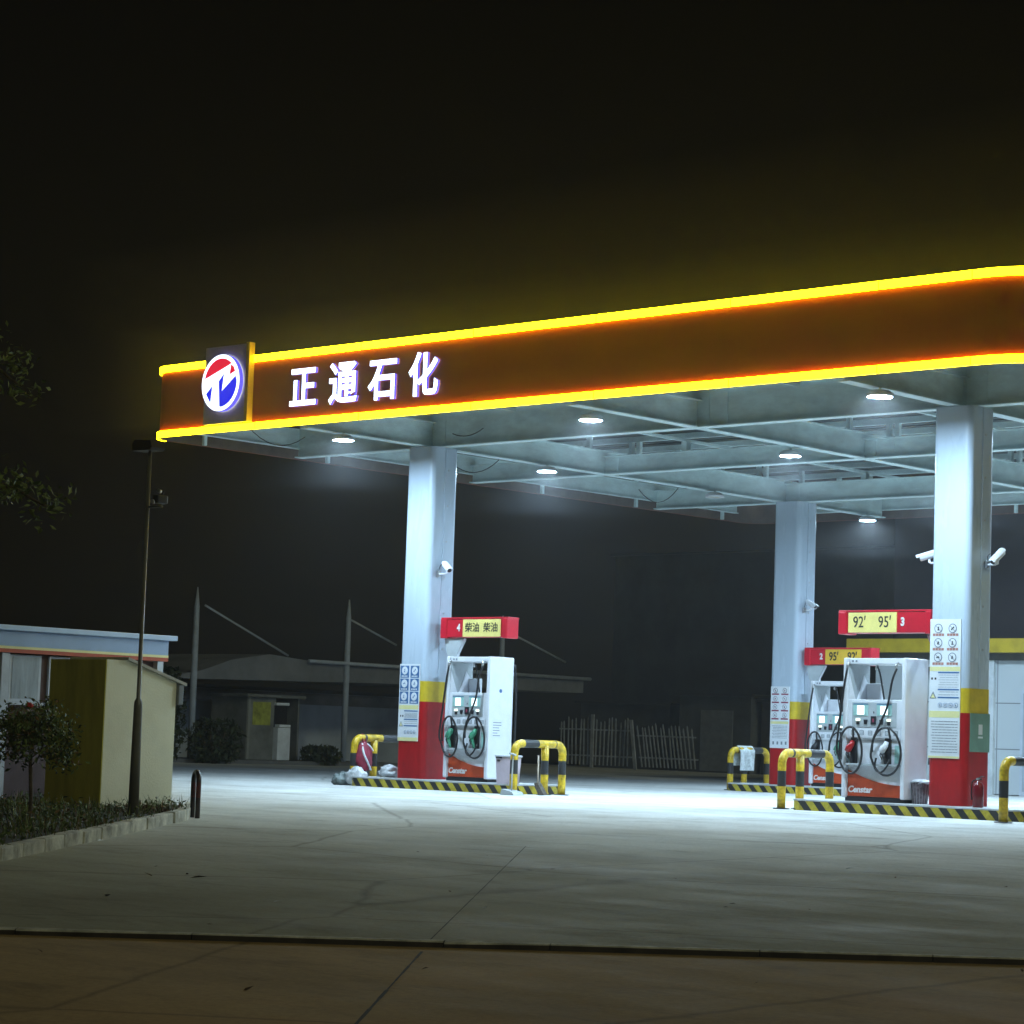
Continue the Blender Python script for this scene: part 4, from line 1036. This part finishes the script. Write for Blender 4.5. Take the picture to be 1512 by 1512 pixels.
# tall tree just outside the frame on the far side of the bed, one bough reaching in
t = thing('street_tree', (-24.4, 14.2, gz(14.2)), 'dark leafy bough reaching in from a tree at the edge of the picture', 'tree')
mb = MB(); mb.tube(curve([(0, 0, 0), (0.05, 0, 1.5), (0, 0.1, 3.0), (0.1, 0.1, 4.6), (0.2, 0, 6.4)], 20), [0.14 - 0.0055 * q for q in range(21)], MATS['bark'], 10); mb.build('trunk', t)
bough = []
mb = MB()
for (ex, ey, ez) in ((4.32, 0.75, 3.32), (1.2, 0.6, 4.3), (1.2, 2.6, 5.0), (-1.5, 1, 5.5), (0.5, -2.0, 5.2), (-2, -1.2, 4.6), (1.5, 0.3, 6.9)):
    pts = curve([(0.05, 0.1, 2.6 + ez * 0.16), (ex * 0.4, ey * 0.4, ez * 0.85 + 0.35), (ex * 0.8, ey * 0.8, ez * 1.0 + 0.25), (ex, ey, ez)], 14)
    mb.tube(pts, [0.055 * (1 - i / len(pts) * 0.85) for i in range(len(pts))], MATS['bark'], 7); bough.append(pts)
mb.build('limbs', t)
mb = MB()
for pts in bough:
    for p in pts[3:]:
        for k in range(4):
            c = p + Vector((random.gauss(0, 0.14), random.gauss(0, 0.2), random.gauss(0, 0.1)))
            for q in range(16): leafq(mb, c + Vector((random.gauss(0, 0.08), random.gauss(0, 0.08), random.gauss(0, 0.07))), random.uniform(0.03, 0.06), M_leaf[0 if random.random() < 0.3 else 1])
mb.build('crown', t, recalc=False)

# ------------------------------------------------------------------ lamp pole with its dead lamp head and a camera
t = thing('lamp_pole', (-22.38, 18.08, gz(18.08)), 'tall thin dark pole with unlit lamp head beside the cream shed', 'pole')
M_pole = mat('pole_paint', (0.13, 0.125, 0.1), 0.35, var=0.2, scale=3)
mb = MB(); mb.tube([(0, 0, 0), (0, 0, 1.3), (0, 0, 1.36), (0, 0, 1.40), (0, 0, 4.25)], [0.064, 0.05, 0.047, 0.026, 0.022], M_pole, 14); mb.build('shaft', t)
mb = MB(); mb.prism([(-0.2, 4.25), (0.12, 4.25), (0.15, 4.28), (0.12, 4.36), (-0.17, 4.38), (-0.22, 4.32)], 'y', -0.1, 0.1, mat('lamp_head', (0.022, 0.016, 0.01), 0.7)); mb.build('lamp_head', t)
mb = MB(); mb.tube([(0, 0, 3.6), (0.14, 0.02, 3.6), (0.24, 0.02, 3.6)], 0.014, M_pole, 8); mb.build('cross_arm', t)
t = thing('pole_camera', (-22.2, 18.1, gz(18.08) + 3.61), 'small camera with two bright lenses on the arm of the dark pole', 'security camera')
mb = MB(); mb.box((0.02, 0, 0.07), (0.1, 0.16, 0.1), M_dark, bev=0.02); mb.build('camera_body', t)
mb = MB(); mb.tube([(0.0, -0.085, 0.04), (0.0, -0.1, 0.035)], 0.028, M_silver, 12); mb.build('camera_lens', t)
mb = MB(); mb.tube([(0.09, -0.06, 0.15), (0.1, -0.1, 0.16)], 0.022, M_silver, 10); mb.build('camera_lens', t)
mb = MB(); mb.tube([(0.04, 0, 0.11), (0.1, -0.02, 0.17)], 0.012, M_dark, 8); mb.build('aerial', t)

# ------------------------------------------------------------------ cream shed
t = thing('utility_shed', (-24.5, 19.4, gz(19.4)), 'cream utility shed with sloping roof edge and olive front wall', 'shed')
M_cream = mat('cream_render', (0.8, 0.8, 0.64), 0.8, var=0.06, scale=1.6, bump=0.15, bscale=40)
M_olive = mat('olive_render', (0.55, 0.5, 0.055), 0.8, var=0.18, scale=2, stretch=(2, 2, 0.4))
zb = -0.02
mb = MB(); prof = [(-0.52, zb), (0.58, zb), (0.58, 1.60), (-0.21, 1.845), (-0.52, 1.845)]
mb.prism(prof, 'x', 0.38, 0.5, M_cream); mb.build('side_wall', t)
mb = MB(); mb.bx(-0.6, 0.38, -0.52, -0.43, zb, 1.842, M_olive); mb.bx(-0.6, 0.498, -0.534, -0.5205, zb, 1.842, M_olive); mb.build('front_wall', t)
mb = MB(); mb.bx(-0.6, 0.38, -0.43, 0.56, zb, 1.58, M_cream); mb.build('body_wall', t)
mb = MB(); mb.prism([(-0.24, 1.85), (0.7, 1.565), (0.7, 1.60), (-0.24, 1.885)], 'x', -0.6, 0.56, mat('shed_roof', (0.45, 0.44, 0.4), 0.7)); mb.build('roof', t)
mb = MB(); mb.bx(0.35, 0.55, 0.585, 0.66, 1.33, 1.575, mat('gutter_grey', (0.2, 0.22, 0.25), 0.6), 0.01); mb.build('gutter', t)

# ------------------------------------------------------------------ low shop behind the shed
t = thing('shop_building', (-26.5, 18.0, gz(18.0)), 'low shop with blue-grey fascia and yellow and red stripe behind the shed', 'building')
g0 = gz(18.0)
M_shop = mat('shop_wall', (0.1, 0.06, 0.06), 0.7); M_sfas = mat('shop_fascia', (0.28, 0.38, 0.56), 0.45, var=0.06); M_sfas2 = mat('shop_cap', (0.45, 0.58, 0.78), 0.4, var=0.06)
mb = MB(); mb.bx(-5, -0.12, -6, 3.86, -0.1, 1.75 - g0, M_shop); mb.build('wall', t)
mb = MB(); mb.bx(-5, 0, -6, 3.89, 1.845 - g0, 2.045 - g0, M_sfas); mb.build('fascia', t)
mb = MB(); mb.bx(-5.1, 0.06, -6.1, 4.0, 2.047 - g0, 2.115 - g0, M_sfas2, 0.01); mb.build('roof_edge', t)
mb = MB(); mb.bx(-5, 0.003, -6, 3.893, 1.81 - g0, 1.844 - g0, M_papery); mb.build('yellow_stripe', t)
mb = MB(); mb.bx(-5, 0.002, -6, 3.892, 1.76 - g0, 1.809 - g0, mat('stripe_red', (0.42, 0.07, 0.02), 0.5)); mb.build('red_stripe', t)
M_pane = mat('reflection_pane', (0.4, 0.46, 0.52), 0.25, var=0.2, scale=3, stretch=(3, 3, 0.5)); M_wframe = mat('window_frame', (0.5, 0.55, 0.62), 0.4)  # pane's pale streaked tone is painted in for reflection on the glass
for y0, y1 in ((0.62, 1.12), (1.32, 1.82), (1.95, 2.6), (-0.2, 0.5)):
    mb = MB(); mb.bx(-0.11, -0.07, y0, y1, 1.13 - g0, 1.74 - g0, M_wframe); w_ = mb.build('window', t)
    mb = MB(); mb.bx(-0.068, -0.062, y0 + 0.04, y1 - 0.04, 1.17 - g0, 1.72 - g0, M_pane); mb.build('pane', w_)
    mb = MB(); mb.bx(-0.11, -0.02, y0 - 0.03, y1 + 0.03, 1.09 - g0, 1.128 - g0, M_wframe); mb.build('sill', w_)
mb = MB(); mb.bx(-0.1, -0.01, 3.72, 3.82, 0.0, 1.757 - g0, M_wframe); mb.build('corner_post', t)
mb = MB(); mb.bx(-0.1, -0.02, 1.16, 1.28, 0.0, 1.757 - g0, M_wframe); mb.build('pillar', t)

# ------------------------------------------------------------------ dark yard behind: tension carport, wall, booth, shrubs
cp = thing('tension_carport', (-48.7, 46.4, 0), 'long dim carport roof hung by tie rods from slim masts', 'carport')
M_mast = mat('mast_grey', (0.4, 0.45, 0.52), 0.5); M_mem = mat('membrane', (0.2, 0.21, 0.23), 0.8, var=0.2, scale=0.7); M_memd = mat('membrane_edge', (0.05, 0.055, 0.06), 0.8)
for y, zt in ((41.1, 4.45), (46.45, 4.47), (52.6, 4.4)):
    mb = MB(); mb.tube([(0, y - 46.4, 0), (0, y - 46.4, 2.4), (0, y - 46.4, zt - 0.5), (0, y - 46.4, zt)], [0.085, 0.085, 0.07, 0.015], M_mast, 12); mb.build('mast', cp)
for (ya, za, yb, zb_) in ((41.37, 4.0, 44.3, 2.85), (46.55, 3.92, 48.3, 3.33), (53.0, 3.9, 55.4, 3.18)):
    mb = MB(); mb.tube([(0, ya - 46.4, za), (0, yb - 46.4, zb_)], 0.03, M_mast, 8); mb.build('tie_rod', cp)
mb = MB(); mb.tube([(0.05, 45.0 - 46.4, 2.74), (0.05, 56.5 - 46.4, 2.72)], 0.05, M_mast, 8); mb.build('front_beam', cp)
prof = [(40.2, 2.12), (41.4, 2.34), (42.4, 2.66), (43.7, 2.86), (45.0, 2.76), (48, 2.70), (56.3, 2.69), (56.3, 2.3), (48, 2.26), (40.2, 2.1)]
mb = MB(); mb.prism([(p[0] - 46.4, p[1]) for p in prof], 'x', -0.05, -4.5, M_mem); mb.build('roof', cp)
t = thing('yard_wall', (-51.2, 46, 0), 'dim pale rendered wall under the carport roof', 'wall')
mb = MB(); mb.bx(-0.2, 0, -9, 9, 0, 1.95, mat('yard_render', (0.36, 0.4, 0.47), 0.8, var=0.2, scale=0.5)); mb.build('wall_face', t)
mb = MB(); mb.bx(-0.25, 0.06, -9, 9, 1.95, 2.05, M_memd); mb.build('coping', t)
mb = MB(); mb.bx(0.0, 0.02, -9, 9, 1.62, 1.94, mat('yard_band', (0.2, 0.19, 0.2), 0.8, var=0.3, scale=0.6)); mb.build('dark_band', t)
bt = thing('guard_booth', (-48.6, 43.85, 0), 'small dark booth with yellow poster and open doorway at the back of the yard', 'booth')
M_booth = mat('booth_grey', (0.2, 0.21, 0.2), 0.6, var=0.25, scale=1.5)
mb = MB(); mb.bx(-1.4, -1.34, -1.0, 0.85, 0.1, 1.72, M_booth); mb.bx(-1.34, 0, -1.0, -0.94, 0.1, 1.72, M_booth); mb.bx(-1.34, 0, 0.79, 0.85, 0.1, 1.72, M_booth); mb.bx(-0.06, 0, -0.93, 0.0, 0.1, 1.72, M_booth); mb.build('wall', bt)
mb = MB(); mb.bx(-1.5, 0.12, -1.1, 0.95, 1.722, 1.8, M_booth, 0.01); mb.build('roof', bt)
mb = MB(); mb.bx(-1.6, 0.5, -1.3, 1.1, -0.02, 0.1, mat('booth_step', (0.15, 0.155, 0.16), 0.8)); mb.build('plinth', bt)
mb = MB(); mb.bx(0.002, 0.01, -0.8, -0.18, 1.0, 1.6, mat('poster_yellow', (0.4, 0.42, 0.06), 0.6, var=0.3, scale=4)); mb.build('poster', bt)
mb = MB(); mb.bx(0.002, 0.03, -0.98, -0.9, 0.1, 1.72, mat('booth_edge', (0.25, 0.26, 0.24), 0.6)); mb.build('corner_trim', bt)
t = thing('standing_cabinet', (-48.62, 44.02, 0.1), 'pale upright machine standing in the doorway of the dark booth', 'machine')
M_cab = mat('cabinet_pale', (0.75, 0.8, 0.85), 0.4)
mb = MB(); mb.bx(-0.3, 0.2, -0.22, 0.22, 0.0, 0.85, M_cab, 0.015); mb.bx(-0.3, 0.05, -0.22, 0.22, 0.86, 1.42, M_dark, 0.01); mb.build('body', t)
mb = MB(); mb.bx(-0.3, 0.12, -0.22, 0.22, 1.43, 1.5, M_cab, 0.01); mb.bx(-0.1, 0.22, -0.2, 0.2, 0.86, 0.93, M_cab, 0.01); mb.build('trim', t)

def shrub(loc_, r, h, label, nleaf=900, seed=1):
    t = thing('dark_shrub', loc_, label, 'shrub', 'dark shrubs in the yard')
    mb = MB()
    for i in range(6):
        a = i * 1.05; mb.tube([(0.05 * math.cos(a), 0.05 * math.sin(a), 0), (r * 0.5 * math.cos(a), r * 0.5 * math.sin(a), h * 0.7)], 0.02, MATS['bark'], 5)
    mb.build('stem', t)
    mb = MB()
    for i in range(nleaf):
        a = random.uniform(0, 6.28); u = random.random() ** 0.5; z = random.uniform(0.05, 1)
        k = math.sqrt(max(0.0, 1 - (z * 2 - 1) ** 2 * 0.7))
        leafq(mb, (r * u * k * math.cos(a) * random.uniform(.8, 1.15), r * u * k * math.sin(a), h * z), random.uniform(0.05, 0.12), mat('shrub_leaf', (0.028, 0.045, 0.014), 0.7, var=0.3, scale=3))
    mb.build('foliage', t, recalc=False); return t
shrub((-46.6, 38.45, 0), 0.55, 2.3, 'tall dark bush at the corner of the shed roof', 1500)
shrub((-47.2, 40.6, 0), 0.75, 1.1, 'low dark bush beside the booth with the yellow poster', 900)
shrub((-47.8, 44.75, 0), 0.6, 0.5, 'flat dark bush at the foot of the carport mast', 600)
mb = MB(); mb.bx(-50, -47.6, 33, 48, -0.02, 0.1, mat('yard_kerb', (0.13, 0.135, 0.14), 0.8)); mb.build('yard_kerb', kind='structure')

# leaning picket fences and the dim low buildings behind them
M_picket = mat('picket', (0.5, 0.53, 0.57), 0.7, var=0.25, scale=3)
def fence(loc_, n_, gap, h, lean, label, post_at):
    t = thing('picket_fence', loc_, label, 'fence', 'old picket fences at the back of the yard')
    mb = MB()
    for i in range(n_):
        x = i * gap; hh = h * random.uniform(0.93, 1.05); ln = lean + random.gauss(0, 0.02)
        mb.prism([(x - 0.022, 0.1), (x + 0.022, 0.1), (x + 0.022 - ln * hh, hh - 0.05), (x - ln * hh, hh), (x - 0.022 - ln * hh, hh - 0.05)], 'y', -0.012, 0.012, M_picket)
    for z in (0.4, h - 0.35): mb.prism([(-0.1 - lean * z, z - 0.02), (n_ * gap - lean * z, z - 0.03), (n_ * gap - lean * z, z + 0.02), (-0.1 - lean * z, z + 0.03)], 'y', 0.014, 0.034, M_picket)
    mb.build('picket_panel', t)
    for x in post_at:
        mb = MB(); mb.prism([(x - 0.06, 0), (x + 0.06, 0), (x + 0.06 - lean * h, h + 0.15), (x - 0.06 - lean * h, h + 0.15)], 'y', -0.06, -0.014, M_picket); mb.build('post', t)
fence((-54.6, 62.0, 0), 18, 0.17, 1.6, 0.0, 'upright pale picket fence at the back of the dark yard', (1.4,))
fence((-51.0, 61.9, 0), 15, 0.155, 1.45, 0.16, 'leaning pale picket fence section on a slanting post', (-0.25,))
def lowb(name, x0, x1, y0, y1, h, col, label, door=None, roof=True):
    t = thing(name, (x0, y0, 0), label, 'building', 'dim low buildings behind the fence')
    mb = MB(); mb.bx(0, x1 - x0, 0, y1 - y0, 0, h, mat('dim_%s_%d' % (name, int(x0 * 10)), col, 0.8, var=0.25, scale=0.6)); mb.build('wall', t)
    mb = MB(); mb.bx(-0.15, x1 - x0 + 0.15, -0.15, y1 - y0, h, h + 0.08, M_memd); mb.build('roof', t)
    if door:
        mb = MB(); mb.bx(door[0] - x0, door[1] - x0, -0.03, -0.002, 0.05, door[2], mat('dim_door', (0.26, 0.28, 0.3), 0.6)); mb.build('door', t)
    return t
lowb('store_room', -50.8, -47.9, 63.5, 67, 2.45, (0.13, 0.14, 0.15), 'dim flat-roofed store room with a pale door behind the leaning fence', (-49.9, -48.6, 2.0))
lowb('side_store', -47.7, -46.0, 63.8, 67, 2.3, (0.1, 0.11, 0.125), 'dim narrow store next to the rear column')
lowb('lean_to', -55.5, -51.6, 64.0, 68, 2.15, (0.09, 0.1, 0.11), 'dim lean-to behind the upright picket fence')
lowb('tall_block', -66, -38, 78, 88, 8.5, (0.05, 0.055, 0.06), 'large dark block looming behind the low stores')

# ------------------------------------------------------------------ tiled station building on the right
t = thing('station_building', (-32.1, 47.2, 0), 'station building with white wall tiles and yellow band behind the pumps', 'building')
m = bpy.data.materials.new('white_wall_tile'); n, l, b = nodes_of(m)
tc = n.new('ShaderNodeTexCoord'); mp = n.new('ShaderNodeMapping'); mp.inputs['Rotation'].default_value = (PI / 2, 0, 0)
l.new(tc.outputs['Object'], mp.inputs['Vector'])
br = n.new('ShaderNodeTexBrick'); br.offset = 0.0; br.inputs['Scale'].default_value = 1.0; br.inputs['Brick Width'].default_value = 0.8; br.inputs['Row Height'].default_value = 1.0
br.inputs['Mortar Size'].default_value = 0.012; br.inputs['Color1'].default_value = (0.5, 0.54, 0.56, 1); br.inputs['Color2'].default_value = (0.46, 0.5, 0.52, 1); br.inputs['Mortar'].default_value = (0.16, 0.17, 0.18, 1)
l.new(mp.outputs[0], br.inputs['Vector']); l.new(br.outputs['Color'], b.inputs['Base Color']); b.inputs['Roughness'].default_value = 0.3
M_tile = m
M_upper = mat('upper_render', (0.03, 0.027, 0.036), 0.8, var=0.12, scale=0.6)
mb = MB(); mb.bx(0, 20, 0, 8, 0.02, 2.93, M_tile); mb.build('tiled_wall', t)
mb = MB(); mb.bx(-0.5, 20, -0.45, 8, 3.09, 3.39, mat('band_yellow', (0.5, 0.36, 0.02), 0.5)); mb.build('yellow_band', t)
mb = MB(); mb.bx(-0.1, 20, -0.1, 8, 2.932, 3.088, mat('band_soffit', (0.08, 0.085, 0.09), 0.6)); mb.build('soffit', t)
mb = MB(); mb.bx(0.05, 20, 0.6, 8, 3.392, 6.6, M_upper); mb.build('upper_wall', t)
mb = MB(); mb.bx(3.0, 3.16, -0.1, -0.003, 0.0, 2.93, mat('corner_strip', (0.6, 0.64, 0.66), 0.4)); mb.build('pilaster', t)
mb = MB(); mb.bx(3.8, 5.0, -0.04, -0.003, 0.0, 2.3, M_wframe); dr = mb.build('door', t)
mb = MB(); mb.bx(3.87, 4.93, -0.048, -0.042, 0.1, 2.22, M_pane); mb.build('pane', dr)

# ------------------------------------------------------------------ thin night haze near the ground, added scatter boxes that make halos round strips and lamps
def vol(name, dens, g, box):
    m = bpy.data.materials.new(name); m.use_nodes = True; n = m.node_tree.nodes; l = m.node_tree.links; n.clear()
    v = n.new('ShaderNodeVolumeScatter'); v.inputs['Density'].default_value = dens; v.inputs['Anisotropy'].default_value = g; v.inputs['Color'].default_value = (0.95, 0.97, 1, 1)
    oo = n.new('ShaderNodeOutputMaterial'); l.new(v.outputs[0], oo.inputs['Volume'])
    mb = MB(); mb.bx(*box, m); mb.build(name, kind='stuff')
vol('haze', 0.0009, 0.8, (-110, 30, -25, 110, -4, 6.93))
vol('halo_volume', 0.013, 0.2, (-32.4, -14.8, 25.2, 26.32, 5.72, 7.35))
vol('halo_volume', 0.007, 0.2, (-32.0, -14.4, 23.9, 26.33, 5.45, 8.3))
vol('halo_volume', 0.024, 0.2, (-32.3, -15.6, 26.34, 28.2, 6.95, 7.35))
vol('halo_volume', 0.007, 0.2, (-32.0, -15.4, 26.35, 30.5, 6.96, 8.3))
vol('halo_volume', 0.0028, 0.2, (-31.5, -16.5, 26.6, 43.0, 4.8, 5.565))
